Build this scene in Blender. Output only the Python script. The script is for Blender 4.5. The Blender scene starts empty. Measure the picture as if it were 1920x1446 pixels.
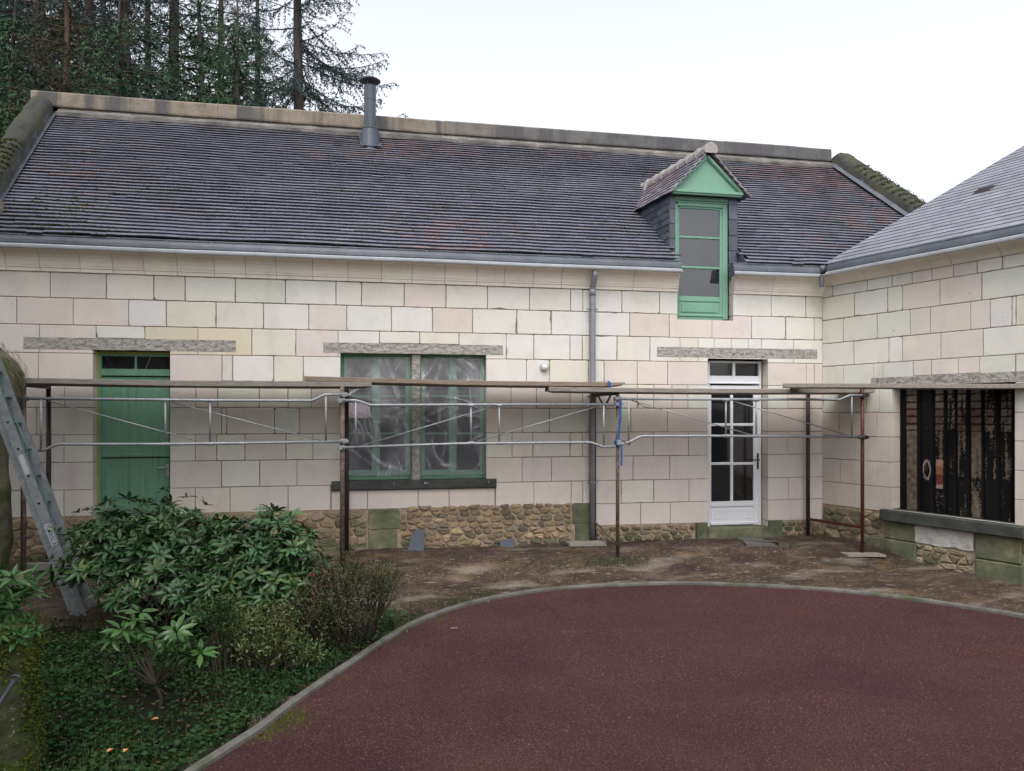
import bpy, math, random
from math import sin, cos, radians as R, pi, sqrt
from mathutils import Vector as V, noise as NZ
S = bpy.context.scene
COL = S.collection

# ------------------------------------------------------------------ camera
CAMZ = 1.72; TH = R(11); FPX = 1430.0; HY = 776.0
st, ct = sin(TH), cos(TH)
cd = bpy.data.cameras.new("camera"); cam = bpy.data.objects.new("camera", cd); COL.objects.link(cam)
cam.location = (0, 0, CAMZ); cam.rotation_euler = (R(90), 0, -TH)
cd.sensor_width = 36; cd.lens = FPX / 1920 * 36; cd.shift_y = (HY - 723) / 1920
cd.clip_start = 0.05; cd.clip_end = 2000
S.camera = cam
# ------------------------------------------------------------------ sky, sun, exposure
SUN_EL, SUN_AZ = R(58), R(200)          # azimuth clockwise from +Y
w = bpy.data.worlds.new("World"); S.world = w; w.use_nodes = True
nt = w.node_tree; nt.nodes.clear()
N = nt.nodes.new; LK = nt.links.new
sky = N("ShaderNodeTexSky"); sky.sky_type = 'NISHITA'; sky.sun_disc = False
sky.sun_elevation = SUN_EL; sky.sun_rotation = SUN_AZ; sky.dust_density = 4.0; sky.air_density = 1.3
hs = N("ShaderNodeHueSaturation"); hs.inputs['Saturation'].default_value = 0.30
tc = N("ShaderNodeTexCoord"); sp = N("ShaderNodeSeparateXYZ"); mr = N("ShaderNodeMapRange")
mr.inputs['From Min'].default_value = 0.0; mr.inputs['From Max'].default_value = 1.0
mr.inputs['To Min'].default_value = 3.2; mr.inputs['To Max'].default_value = 2.4
mx = N("ShaderNodeMixRGB"); mx.blend_type = 'MULTIPLY'; mx.inputs[0].default_value = 1
bg = N("ShaderNodeBackground"); bg.inputs[1].default_value = 0.13
wo = N("ShaderNodeOutputWorld")
LK(sky.outputs[0], hs.inputs['Color']); LK(tc.outputs['Generated'], sp.inputs[0]); LK(sp.outputs[2], mr.inputs[0])
LK(hs.outputs[0], mx.inputs[1]); LK(mr.outputs[0], mx.inputs[2]); LK(mx.outputs[0], bg.inputs[0]); LK(bg.outputs[0], wo.inputs[0])
sd = bpy.data.lights.new("sun", 'SUN'); sd.energy = 0.6; sd.angle = R(25); sd.color = (1, 0.985, 0.96)
so = bpy.data.objects.new("sun", sd); COL.objects.link(so)
sv = V((sin(SUN_AZ) * cos(SUN_EL), cos(SUN_AZ) * cos(SUN_EL), sin(SUN_EL)))
so.rotation_euler = sv.to_track_quat('Z', 'Y').to_euler(); so.location = sv * 60
S.view_settings.view_transform = 'Standard'; S.view_settings.look = 'None'
S.view_settings.exposure = -0.14; S.view_settings.gamma = 1.0

# ------------------------------------------------------------------ helpers
def ray(px, py):
    u = (px - 960) / FPX; v = (HY - py) / FPX
    return V((st + u * ct, ct - u * st, v))
def onY(px, py, Y):
    r = ray(px, py); k = Y / r.y
    return V((r.x * k, Y, CAMZ + r.z * k))
def XY(px, Y): return onY(px, 700, Y).x
def ZY(px, py, Y): return onY(px, py, Y).z
def onZ(px, py, z):
    r = ray(px, py); k = (z - CAMZ) / r.z
    return V((r.x * k, r.y * k, z))
def atD(px, py, d):
    r = ray(px, py); return V((r.x * d, r.y * d, CAMZ + r.z * d))

class MB:
    def __init__(s): s.v = []; s.f = []; s.m = []; s.t = []; s.tint = (1, 1, 1); s.sm = False
    def add(s, vs, fs, mi=0):
        b = len(s.v); s.v += [tuple(x) for x in vs]
        s.t += [s.tint] * len(vs)
        for f in fs: s.f.append(tuple(b + i for i in f)); s.m.append(mi)
    def box8(s, p, mi=0):   # p: 8 pts  (000,100,110,010,001,101,111,011)
        s.add(p, [(0, 3, 2, 1), (4, 5, 6, 7), (0, 1, 5, 4), (1, 2, 6, 5), (2, 3, 7, 6), (3, 0, 4, 7)], mi)
    def box(s, x0, x1, y0, y1, z0, z1, mi=0):
        s.box8([(x0, y0, z0), (x1, y0, z0), (x1, y1, z0), (x0, y1, z0), (x0, y0, z1), (x1, y0, z1), (x1, y1, z1), (x0, y1, z1)], mi)
    def tbox(s, T, s0, s1, o0, o1, z0, z1, mi=0, bev=0.0):
        if bev <= 0:
            s.box8([T(s0, o1, z0), T(s1, o1, z0), T(s1, o0, z0), T(s0, o0, z0), T(s0, o1, z1), T(s1, o1, z1), T(s1, o0, z1), T(s0, o0, z1)], mi)
        else:   # front-face bevel (o1 is the outer face)
            b = bev
            A = [T(s0, o0, z0), T(s1, o0, z0), T(s1, o0, z1), T(s0, o0, z1)]
            B = [T(s0, o1 - b, z0), T(s1, o1 - b, z0), T(s1, o1 - b, z1), T(s0, o1 - b, z1)]
            C = [T(s0 + b, o1, z0 + b), T(s1 - b, o1, z0 + b), T(s1 - b, o1, z1 - b), T(s0 + b, o1, z1 - b)]
            fs = [(8, 9, 10, 11), (3, 2, 1, 0)]
            for i in range(4):
                j = (i + 1) % 4
                fs += [(i, j, 4 + j, 4 + i), (4 + i, 4 + j, 8 + j, 8 + i)]
            s.add(A + B + C, fs, mi)
    def tube(s, pts, r, n=8, mi=0, cap=True):
        pts = [V(p) for p in pts]; k = len(pts)
        rs = r if isinstance(r, (list, tuple)) else [r] * k
        vs = []; prev = None
        for i, p in enumerate(pts):
            d = (pts[min(i + 1, k - 1)] - pts[max(i - 1, 0)]).normalized()
            if prev is None:
                a = d.cross(V((0, 0, 1)));  a = d.cross(V((1, 0, 0))) if a.length < .1 else a
                a.normalize()
            else:
                a = (prev - d * prev.dot(d)); a.normalize()
            prev = a; b = d.cross(a)
            for q in range(n):
                t = 2 * pi * q / n
                vs.append(p + a * (cos(t) * rs[i]) + b * (sin(t) * rs[i]))
        fs = []
        for i in range(k - 1):
            for q in range(n):
                q2 = (q + 1) % n
                fs.append((i * n + q, i * n + q2, (i + 1) * n + q2, (i + 1) * n + q))
        if cap:
            fs.append(tuple(range(n - 1, -1, -1))); fs.append(tuple((k - 1) * n + q for q in range(n)))
        s.add(vs, fs, mi)
    def lathe(s, c, prof, n=20, mi=0):
        c = V(c); vs = []; k = len(prof)
        for (r, z) in prof:
            for q in range(n):
                t = 2 * pi * q / n; vs.append((c.x + r * cos(t), c.y + r * sin(t), c.z + z))
        fs = []
        for i in range(k - 1):
            for q in range(n):
                q2 = (q + 1) % n; fs.append((i * n + q, i * n + q2, (i + 1) * n + q2, (i + 1) * n + q))
        fs.append(tuple(range(n - 1, -1, -1))); fs.append(tuple((k - 1) * n + q for q in range(n)))
        s.add(vs, fs, mi)
    def beam(s, a, b, wid, hei, mi=0, up=V((0, 0, 1))):
        a = V(a); b = V(b); d = (b - a).normalized(); r = d.cross(up).normalized(); u = r.cross(d)
        q = []
        for p in (a, b):
            for (i, j) in ((-1, -1), (1, -1), (1, 1), (-1, 1)):
                q.append(p + r * (i * wid / 2) + u * (j * hei / 2))
        s.add(q, [(0, 1, 2, 3), (7, 6, 5, 4), (0, 4, 5, 1), (1, 5, 6, 2), (2, 6, 7, 3), (3, 7, 4, 0)], mi)

def root(name, loc, label, cat, group=None):
    o = bpy.data.objects.new(name, None); COL.objects.link(o); o.location = loc
    o.empty_display_size = .2
    tag(o, label, cat, group); return o
def tag(o, label=None, cat=None, group=None, kind=None):
    if label: o["label"] = label
    if cat: o["category"] = cat
    if group: o["group"] = group
    if kind: o["kind"] = kind
def top(o):
    while o.parent: o = o.parent
    return o
def obj(name, mb, mats, parent=None, loc=None, smooth=False):
    L = V(top(parent).location) if parent else V(loc or (0, 0, 0))
    me = bpy.data.meshes.new(name)
    me.from_pydata([(x[0] - L.x, x[1] - L.y, x[2] - L.z) for x in mb.v], [], mb.f)
    if not isinstance(mats, (list, tuple)): mats = [mats]
    for m in mats: me.materials.append(m)
    if len(mats) > 1: me.polygons.foreach_set('material_index', mb.m)
    if any(t != (1, 1, 1) for t in mb.t):
        a = me.attributes.new('tint', 'FLOAT_COLOR', 'POINT')
        fl = []
        for t in mb.t: fl += [t[0], t[1], t[2], 1]
        a.data.foreach_set('color', fl)
    if smooth: me.polygons.foreach_set('use_smooth', [True] * len(me.polygons))
    me.update()
    o = bpy.data.objects.new(name, me); COL.objects.link(o)
    if parent: o.parent = parent
    else: o.location = L
    return o
def objs(name, mb, mats, parent=None, smooth=False):
    """one object for every connected piece of the builder"""
    par = list(range(len(mb.v)))
    def find(i):
        while par[i] != i: par[i] = par[par[i]]; i = par[i]
        return i
    for f in mb.f:
        for k in f[1:]: par[find(k)] = find(f[0])
    g = {}
    for f, m in zip(mb.f, mb.m): g.setdefault(find(f[0]), []).append((f, m))
    out = []
    for fs in g.values():
        b = MB(); idx = {}
        for f, m in fs:
            for k in f:
                if k not in idx: idx[k] = len(b.v); b.v.append(mb.v[k]); b.t.append(mb.t[k])
            b.f.append(tuple(idx[k] for k in f)); b.m.append(m)
        out.append(obj(name, b, mats, parent, None, smooth))
    return out
def copy_tree(o, parent=None):
    c = o.copy(); COL.objects.link(c)
    if parent: c.parent = parent
    for ch in list(o.children): copy_tree(ch, c)
    return c

# ------------------------------------------------------------------ materials
def mat(name, cols, scale=6, rough=.8, spec=.3, metal=0, bump=0, bscale=40, detail=6, tint=False, island=0, stretch=None,
        speck=None, spscale=60, spamt=.5, streak=None, sub=None, coords='Object'):
    m = bpy.data.materials.new(name); m.use_nodes = True
    nt = m.node_tree; nt.nodes.clear(); n = nt.nodes.new; l = nt.links.new
    out = n("ShaderNodeOutputMaterial"); b = n("ShaderNodeBsdfPrincipled"); l(b.outputs[0], out.inputs[0])
    b.inputs['Roughness'].default_value = rough; b.inputs['Metallic'].default_value = metal
    b.inputs['Specular IOR Level'].default_value = spec
    tc = n("ShaderNodeTexCoord"); src = tc.outputs[coords]
    if stretch:
        mp = n("ShaderNodeMapping"); mp.inputs['Scale'].default_value = stretch; l(src, mp.inputs[0]); src = mp.outputs[0]
    nz = n("ShaderNodeTexNoise"); nz.inputs['Scale'].default_value = scale; nz.inputs['Detail'].default_value = detail
    nz.inputs['Roughness'].default_value = .65; l(src, nz.inputs['Vector'])
    cr = n("ShaderNodeValToRGB"); l(nz.outputs[0], cr.inputs[0])
    k = len(cols); e = cr.color_ramp.elements
    while len(e) < k: e.new(.5)
    for i, c in enumerate(cols):
        e[i].position = .28 + .44 * i / max(1, k - 1); e[i].color = (*c, 1)
    c_out = cr.outputs[0]
    def mul(a, bsock=None, colr=None, fac=1, mode='MULTIPLY', facsock=None):
        x = n("ShaderNodeMixRGB"); x.blend_type = mode; x.inputs[0].default_value = fac
        l(a, x.inputs[1])
        if bsock: l(bsock, x.inputs[2])
        else: x.inputs[2].default_value = (*colr, 1)
        if facsock: l(facsock, x.inputs[0])
        return x.outputs[0]
    if tint:
        at = n("ShaderNodeAttribute"); at.attribute_name = 'tint'; c_out = mul(c_out, at.outputs['Color'])
    if island:
        g = n("ShaderNodeNewGeometry"); hs = n("ShaderNodeHueSaturation"); mrg = n("ShaderNodeMapRange")
        l(g.outputs['Random Per Island'], mrg.inputs[0]); mrg.inputs[3].default_value = 1 - island; mrg.inputs[4].default_value = 1 + island
        l(mrg.outputs[0], hs.inputs['Value']); l(c_out, hs.inputs['Color'])
        m2 = n("ShaderNodeMapRange"); ml = n("ShaderNodeMath"); ml.operation = 'FRACT'; mm = n("ShaderNodeMath"); mm.operation = 'MULTIPLY'
        mm.inputs[1].default_value = 7.13; l(g.outputs['Random Per Island'], mm.inputs[0]); l(mm.outputs[0], ml.inputs[0]); l(ml.outputs[0], m2.inputs[0])
        m2.inputs[3].default_value = .5 - island * .05; m2.inputs[4].default_value = .5 + island * .05; l(m2.outputs[0], hs.inputs['Hue'])
        c_out = hs.outputs[0]
    if speck:
        for (colr, sc, lo, hi, amt) in speck:
            z = n("ShaderNodeTexNoise"); z.inputs['Scale'].default_value = sc; z.inputs['Detail'].default_value = 3; l(src, z.inputs['Vector'])
            mg = n("ShaderNodeMapRange"); mg.inputs[1].default_value = lo; mg.inputs[2].default_value = hi; mg.inputs[4].default_value = amt; l(z.outputs[0], mg.inputs[0])
            c_out = mul(c_out, colr=colr, mode='MIX', facsock=mg.outputs[0])
    if streak:
        for (colr, sc, lo, hi, amt) in streak:
            mp = n("ShaderNodeMapping"); mp.inputs['Scale'].default_value = sc; l(tc.outputs[coords], mp.inputs[0])
            z = n("ShaderNodeTexNoise"); z.inputs['Scale'].default_value = 1; z.inputs['Detail'].default_value = 5; l(mp.outputs[0], z.inputs['Vector'])
            mg = n("ShaderNodeMapRange"); mg.inputs[1].default_value = lo; mg.inputs[2].default_value = hi; mg.inputs[4].default_value = amt; l(z.outputs[0], mg.inputs[0])
            c_out = mul(c_out, colr=colr, mode='MIX', facsock=mg.outputs[0])
    l(c_out, b.inputs['Base Color'])
    if bump:
        z = n("ShaderNodeTexNoise"); z.inputs['Scale'].default_value = bscale; z.inputs['Detail'].default_value = 5; l(src, z.inputs['Vector'])
        bp = n("ShaderNodeBump"); bp.inputs['Strength'].default_value = min(1, bump); bp.inputs['Distance'].default_value = .01 * max(1, bump)
        l(z.outputs[0], bp.inputs['Height']); l(bp.outputs[0], b.inputs['Normal'])
    m["bsdf"] = b.name
    return m

M = {}
M['stone'] = mat('tuffeau stone', [(.90, .89, .87), (1, 1, 1), (1.02, 1.01, .98)], 3.5, .9, .2, tint=True, bump=.25, bscale=70,
                 speck=[((.25, .2, .14), 30, .70, .76, .8), ((.72, .70, .58), 2.2, .56, .75, .45), ((.5, .46, .4), 1.1, .58, .8, .4)], streak=[((.42, .38, .32), (2.6, 2.6, .5), .62, .80, .35)])
M['joint'] = mat('dark joint', [(.18, .14, .11), (.29, .225, .18)], 14, .95, .1, bump=.4)
M['mortar'] = mat('sandy mortar', [(.20, .15, .11), (.34, .26, .19), (.42, .34, .26)], 11, .95, .1, bump=1.2, bscale=60)
M['lintel'] = mat('rough cement lintel', [(.15, .14, .125), (.33, .31, .29), (.42, .40, .37)], 16, .95, .1, bump=2.2, bscale=16, stretch=(1, 1, 1.5),
                  speck=[((.06, .055, .05), 42, .60, .68, .8)])
M['rubble'] = mat('rubble stone', [(.7, .66, .6), (1, 1, 1), (1.1, 1.05, .95)], 14, .9, .2, tint=True, bump=1.3, bscale=45, speck=[((.10, .12, .06), 5, .58, .72, .5)])
M['greenstone'] = mat('algae stained stone', [(.055, .065, .04), (.13, .14, .09), (.24, .22, .15)], 3, .9, .2, bump=.8, bscale=50, speck=[((.35, .30, .2), 6, .62, .72, .4)])
M['sill'] = mat('blackened sill stone', [(.03, .034, .032), (.055, .06, .055), (.09, .095, .085)], 6, .85, .3, bump=.6, bscale=60)
M['tile'] = mat('clay roof tile', [(.105, .112, .148), (.138, .144, .182), (.17, .168, .198)], 1.1, .62, .35, island=.12, tint=True, bump=.5, bscale=60,
                speck=[((.30, .30, .29), 26, .60, .72, .5), ((.04, .06, .03), 4.2, .60, .74, .55)])  # tops painted paler and bluer for sky light and lens flare
M['tilelip'] = mat('shaded tile edge', [(.034, .034, .042), (.058, .056, .064), (.09, .085, .09)], 7, .9, .1, island=.25, tint=True)  # dark tone paints the shade at each tile's lower edge
M['underlay'] = mat('roof underlay', [(.02, .018, .02), (.035, .03, .03)], 8)
M['ridge'] = mat('ridge stone', [(.15, .13, .11), (.25, .215, .17), (.30, .255, .20)], 5, .95, .1, tint=True, bump=.8, bscale=40,
                 streak=[((.10, .095, .10), (3.2, .3, .25), .49, .57, .9)], speck=[((.12, .11, .11), 60, .56, .7, .6)])
M['ridgeband'] = mat('weathered ridge mortar', [(.11, .105, .10), (.17, .16, .15), (.30, .28, .26)], 3, .95, .1, bump=1, bscale=30)
M['coping'] = mat('mossy coping', [(.028, .029, .030), (.06, .06, .055), (.075, .08, .03)], 3.5, .95, .1, bump=1.5, bscale=25)
M['moss'] = mat('moss', [(.022, .036, .008), (.05, .065, .012), (.085, .085, .018)], 9, .95, .05, bump=2, bscale=50)
M['zinc'] = mat('weathered zinc', [(.06, .07, .088), (.09, .10, .12), (.125, .135, .155)], 3, .5, .5, metal=.2, bump=.05, bscale=8)
M['zincnew'] = mat('bright zinc', [(.30, .315, .34), (.42, .44, .46)], 4, .45, .5, metal=.25)
M['pipe'] = mat('zinc pipe', [(.15, .165, .19), (.20, .215, .24), (.26, .275, .30)], 4, .5, .5, metal=.15)
M['galv'] = mat('galvanised steel', [(.19, .205, .22), (.27, .285, .30), (.36, .375, .39)], 30, .5, .5, metal=.4, bump=.1)
M['rust'] = mat('rusty brown steel', [(.07, .045, .035), (.13, .09, .075), (.22, .19, .17)], 14, .7, .3, metal=.2, bump=.5, speck=[((.38, .36, .34), 38, .60, .68, .7)])
M['darksteel'] = mat('dark painted steel', [(.022, .018, .018), (.05, .035, .032)], 12, .5, .4, metal=.2, speck=[((.16, .12, .1), 45, .62, .7, .5)])
M['redsteel'] = mat('red painted steel', [(.035, .013, .014), (.085, .016, .018), (.12, .020, .022)], 12, .5, .4, speck=[((.09, .07, .06), 30, .58, .66, .7)])
M['wood'] = mat('weathered board', [(.13, .105, .085), (.24, .195, .155), (.33, .27, .21)], 4, .85, .2, stretch=(1.2, 14, 22), bump=.5, bscale=10, speck=[((.07, .055, .045), 7, .62, .75, .6)])
M['oldwood'] = mat('grey rough board', [(.14, .125, .11), (.26, .235, .21), (.34, .31, .28)], 5, .9, .15, stretch=(1.2, 14, 22), bump=.6, bscale=10)
M['green'] = mat('green paint', [(.095, .215, .14), (.125, .265, .175), (.14, .28, .19)], 6, .55, .35, bump=.25, bscale=40, stretch=(4, 4, .3), speck=[((.06, .13, .085), 5, .58, .74, .5)])
M['palegreen'] = mat('pale green paint', [(.15, .305, .225), (.175, .34, .255), (.185, .35, .265)], 5, .5, .35, bump=.15, stretch=(3, 3, .6))
M['ygreen'] = mat('yellowed frame', [(.30, .29, .075), (.24, .26, .09)], 5, .7)
M['white'] = mat('white door lacquer', [(.68, .69, .73), (.74, .75, .79)], 2, .35, .5)
M['glass'] = mat('dark window glass', [(.008, .009, .012), (.014, .015, .018)], 2, .04, .7)  # opaque pane; the dark of the unlit room is painted into it
M['slate'] = mat('grey slate', [(.15, .155, .185), (.19, .195, .225), (.23, .235, .265)], 2.5, .45, .5, island=.13, bump=.15, bscale=30)
M['cheekslate'] = mat('dark slate', [(.045, .055, .075), (.07, .08, .10)], 4, .45, .5, island=.3, bump=.2)
M['flue'] = mat('grey enamelled flue', [(.055, .065, .085), (.075, .085, .105)], 3, .38, .5, metal=.3)
M['bark'] = mat('conifer bark', [(.035, .031, .029), (.07, .062, .057), (.10, .085, .075)], 3, .95, .1, stretch=(3, 3, .6), bump=1.5, bscale=8)
M['barkred'] = mat('reddish bark', [(.045, .032, .027), (.085, .058, .047), (.11, .08, .065)], 3, .95, .1, stretch=(3, 3, .6), bump=1.5, bscale=8)
M['stem'] = mat('dark stem', [(.02, .016, .012), (.045, .035, .025)], 8, .9)
M['needle'] = mat('conifer needles', [(.020, .040, .042), (.034, .060, .058), (.048, .076, .068)], .5, .65, .3, island=.35)  # blue lift mixed into the needle colour in place of haze and flare
M['needle2'] = mat('bright needles', [(.016, .042, .022), (.030, .070, .030), (.045, .085, .035)], .8, .7, .25, island=.35)
M['needle3'] = mat('brownish needles', [(.024, .036, .022), (.055, .050, .026), (.034, .050, .028)], .6, .8, .2, island=.35)
M['leaf'] = mat('rhododendron leaf', [(.022, .056, .020), (.036, .085, .026), (.062, .115, .036)], 2, .46, .4, island=.55)
M['leaf2'] = mat('light rhododendron leaf', [(.018, .060, .010), (.030, .092, .013), (.055, .118, .020)], 3, .4, .5, island=.3)
M['leaf3'] = mat('yellow green leaf', [(.028, .058, .014), (.065, .095, .022), (.15, .145, .035)], 4, .5, .4, island=.4)
M['leaf4'] = mat('reddish brown leaf', [(.024, .046, .016), (.045, .050, .020), (.10, .048, .028)], 3.5, .55, .3, island=.45)
M['ivy'] = mat('ground ivy leaf', [(.008, .026, .009), (.016, .044, .013), (.036, .072, .022)], 2, .75, .15, island=.45)
M['grass'] = mat('grass blade', [(.012, .034, .008), (.026, .058, .014), (.065, .08, .028)], 1.5, .75, .15, island=.4)
M['fern'] = mat('fern', [(.015, .055, .010), (.035, .10, .016)], 5, .5, .4, island=.35)
M['postrock'] = mat('mossy dark stone', [(.018, .022, .010), (.05, .055, .03), (.10, .10, .06)], 4, .95, .1, bump=2, bscale=18, speck=[((.04, .06, .008), 4, .48, .6, .9), ((.22, .22, .18), 30, .64, .70, .6)])
M['rock'] = mat('lichen rock', [(.05, .055, .035), (.14, .13, .09), (.22, .20, .14)], 2.5, .95, .1, bump=2, bscale=12, speck=[((.05, .075, .015), 3, .5, .62, .85)])
M['dirt'] = mat('bare soil', [(.034, .024, .018), (.060, .043, .032), (.10, .075, .056)], 5, .95, .1, bump=2.0, bscale=30, detail=9,
                speck=[((.32, .28, .23), 55, .60, .68, .6), ((.035, .026, .021), 1.1, .50, .66, .8), ((.15, .095, .045), 2.3, .58, .70, .6)],
              streak=[((.27, .24, .20), (1.3, 3.2, 1), .54, .72, .6), ((.36, .33, .28), (9, 19, 1), .60, .70, .42)])
M['turf'] = mat('turf soil', [(.006, .007, .004), (.012, .013, .007), (.013, .020, .006)], 5, .95, .1, bump=2, bscale=30)
M['drive'] = mat('red asphalt', [(.050, .018, .020), (.074, .026, .027), (.094, .037, .035)], 1.3, .85, .25, bump=2.0, bscale=150, detail=8,
                 speck=[((.025, .011, .013), 70, .50, .58, .8), ((.24, .13, .12), 95, .60, .66, .75), ((.030, .015, .020), .9, .48, .72, .42), ((.05, .045, .02), .5, .66, .8, .4)])
M['kerb'] = mat('concrete kerb', [(.07, .068, .06), (.125, .12, .11), (.17, .16, .145)], 5, .9, .2, bump=1, bscale=60, speck=[((.07, .085, .03), 4, .55, .68, .7)])
M['chip'] = mat('stone chips', [(.10, .075, .055), (.22, .18, .14), (.42, .38, .32)], 30, .9, .2, island=.5)
M['gravel'] = mat('red grit', [(.045, .016, .016), (.11, .040, .036), (.17, .075, .065)], 30, .9, .2, island=.65)
M['blue'] = mat('blue webbing', [(.012, .06, .22), (.02, .09, .30)], 20, .7)
M['aluminium'] = mat('scuffed aluminium', [(.13, .145, .155), (.20, .215, .23), (.27, .285, .30)], 12, .42, .5, metal=.5, bump=.1)
M['rope'] = mat('green rope', [(.04, .14, .09), (.10, .22, .16)], 40, .9)
M['black'] = mat('black hole', [(.01, .01, .01), (.015, .015, .015)], 5)
M['bluetxt'] = mat('dark blue print', [(.02, .03, .09), (.03, .04, .10)], 5)
M['paper'] = mat('paper', [(.62, .52, .56), (.72, .64, .68)], 18, .8, speck=[((.45, .25, .3), 22, .58, .66, .6)])
M['slatepiece'] = mat('blue slate offcut', [(.025, .033, .055), (.045, .055, .08)], 6, .45, .4)
M['flower'] = mat('pink bud', [(.45, .03, .09), (.55, .06, .12)], 9, .6)
M['plaster'] = mat('white plaster', [(.38, .37, .34), (.56, .55, .52), (.62, .61, .58)], 9, .9, bump=1.6, bscale=35, speck=[((.10, .09, .08), 26, .66, .72, .9)])
M['sheet'] = mat('rusted black sheet', [(.8, .8, .8), (1, 1, 1), (1.1, 1.05, 1.0)], 5, .75, .15, bump=.4, tint=True)
M['cream'] = mat('flaking cream paint', [(.20, .17, .14), (.34, .29, .22)], 14, .8, tint=True, speck=[((.015, .013, .012), 22, .50, .58, .95)])
M['iron'] = mat('wrought iron', [(.03, .035, .05), (.06, .065, .085)], 12, .5, .4, metal=.4)
M['lampglass'] = mat('lamp dome', [(.55, .56, .58), (.7, .71, .73)], 12, .15, .6)
M['pot'] = mat('terracotta pot', [(.25, .19, .15), (.34, .28, .22)], 9)
def plastic():
    m = bpy.data.materials.new('clear plastic film'); m.use_nodes = True; nt = m.node_tree; nt.nodes.clear(); n = nt.nodes.new; l = nt.links.new
    out = n("ShaderNodeOutputMaterial"); t = n("ShaderNodeBsdfTransparent"); t.inputs[0].default_value = (.92, .93, .95, 1)
    p = n("ShaderNodeBsdfPrincipled"); p.inputs['Base Color'].default_value = (.74, .74, .80, 1); p.inputs['Roughness'].default_value = .16; p.inputs['Specular IOR Level'].default_value = 1
    mx = n("ShaderNodeMixShader"); a2 = n("ShaderNodeAttribute"); a2.attribute_name = 'tint'; lw = n("ShaderNodeLayerWeight"); lw.inputs[0].default_value = .2
    a3 = n("ShaderNodeMath"); a3.operation = 'MULTIPLY_ADD'; a3.inputs[1].default_value = .5; l(lw.outputs['Facing'], a3.inputs[0]); l(a2.outputs['Fac'], a3.inputs[2]); a3.use_clamp = True
    l(a3.outputs[0], mx.inputs[0]); l(t.outputs[0], mx.inputs[1]); l(p.outputs[0], mx.inputs[2]); l(mx.outputs[0], out.inputs[0])
    return m
M['plastic'] = plastic()

# ------------------------------------------------------------------ ground
def sst(a, b, x):
    t = max(0, min(1, (x - a) / (b - a))); return t * t * (3 - 2 * t)
def gz(x, y):
    g = -.17 * sst(9.3, 8.2, y) if y < 9.3 else 0.0
    g -= .06 * sst(8.2, 4, y)
    return g
def KZ(y): return gz(0, y)
KP = [(250, 1530), (350, 1446), (415, 1404), (482, 1362), (540, 1318), (600, 1276), (655, 1240), (710, 1203), (770, 1168), (840, 1140), (920, 1119), (1010, 1104), (1110, 1096),
      (1210, 1092), (1300, 1091), (1400, 1094), (1500, 1099), (1600, 1107), (1750, 1125), (1920, 1152), (2050, 1176)]
KW = []
for (px, py) in KP:
    p = onZ(px, py, -.18)
    for _ in range(3): p = onZ(px, py, gz(p.x, p.y) + .03)
    KW.append(p)
def catmull(P, n=6):
    o = []
    for i in range(len(P) - 1):
        p0, p1, p2, p3 = P[max(i - 1, 0)], P[i], P[i + 1], P[min(i + 2, len(P) - 1)]
        for k in range(n):
            t = k / n
            o.append(.5 * ((2 * p1) + (p2 - p0) * t + (2 * p0 - 5 * p1 + 4 * p2 - p3) * t * t + (3 * p1 - p0 - 3 * p2 + p3) * t ** 3))
    o.append(P[-1]); return o
KC = catmull(KW, 6)
def in_drive(x, y):     # right/near side of the kerb curve
    best = 1e9; side = 1
    for i in range(0, len(KC) - 1):
        a, b = KC[i], KC[i + 1]
        dx, dy = b.x - a.x, b.y - a.y
        t = max(0, min(1, ((x - a.x) * dx + (y - a.y) * dy) / (dx * dx + dy * dy)))
        d = (x - a.x - t * dx) ** 2 + (y - a.y - t * dy) ** 2
        if d < best: best = d; side = dx * (y - a.y) - dy * (x - a.x)
    return side < 0, sqrt(best)

def grid(xs, ys, zf, mb):
    nx = len(xs)
    vs = [(x, y, zf(x, y)) for y in ys for x in xs]
    fs = [(j * nx + i, j * nx + i + 1, (j + 1) * nx + i + 1, (j + 1) * nx + i) for j in range(len(ys) - 1) for i in range(nx - 1)]
    mb.add(vs, fs)
def soilz(x, y):
    return gz(x, y) - .012 + .018 * NZ.noise(V((x * 1.3, y * 1.3, 0))) + .012 * NZ.noise(V((x * 6, y * 6, 3)))
def groundz(x, y):
    z = soilz(x, y)
    if -9 < x < 13 and 0 < y < 10.5:
        ins, d = in_drive(x, y)
        if ins: z -= .05
        elif x < 1.2: z += .06 * sst(0.1, 1.2, d) * sst(9.2, 8.2, y) * sst(1.2, -.2, x)
    return z
xs = [-400, -150, -60, -25, -14, -9] + [-7 + .12 * i for i in range(142)] + [11, 14, 20, 40, 100, 400]
ys = [-300, -100, -40, -15, -5, 0, 1.5] + [2 + .12 * i for i in range(70)] + [11, 14, 20, 40, 100, 400]
mb = MB(); grid(xs, ys, groundz, mb)
tag(obj('ground', mb, M['dirt'], smooth=True), kind='structure')
# driveway: strips from the kerb toward the camera side
mb = MB(); C0 = V((5.5, -1.5, 0)); rows = 26
K2 = KC
vs = []
for p in K2:
    for k in range(rows + 1):
        t = (k / rows)
        q = p.lerp(C0, t); z = gz(q.x, q.y) + .006 * NZ.noise(V((q.x * 1.5, q.y * 1.5, 7)))
        vs.append((q.x, q.y, z))
fs = []
for i in range(len(K2) - 1):
    for k in range(rows):
        a = i * (rows + 1) + k; fs.append((a, a + 1, a + rows + 2, a + rows + 1))
mb.add(vs, fs)
tag(obj('driveway', mb, M['drive'], smooth=True), kind='structure')
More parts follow.
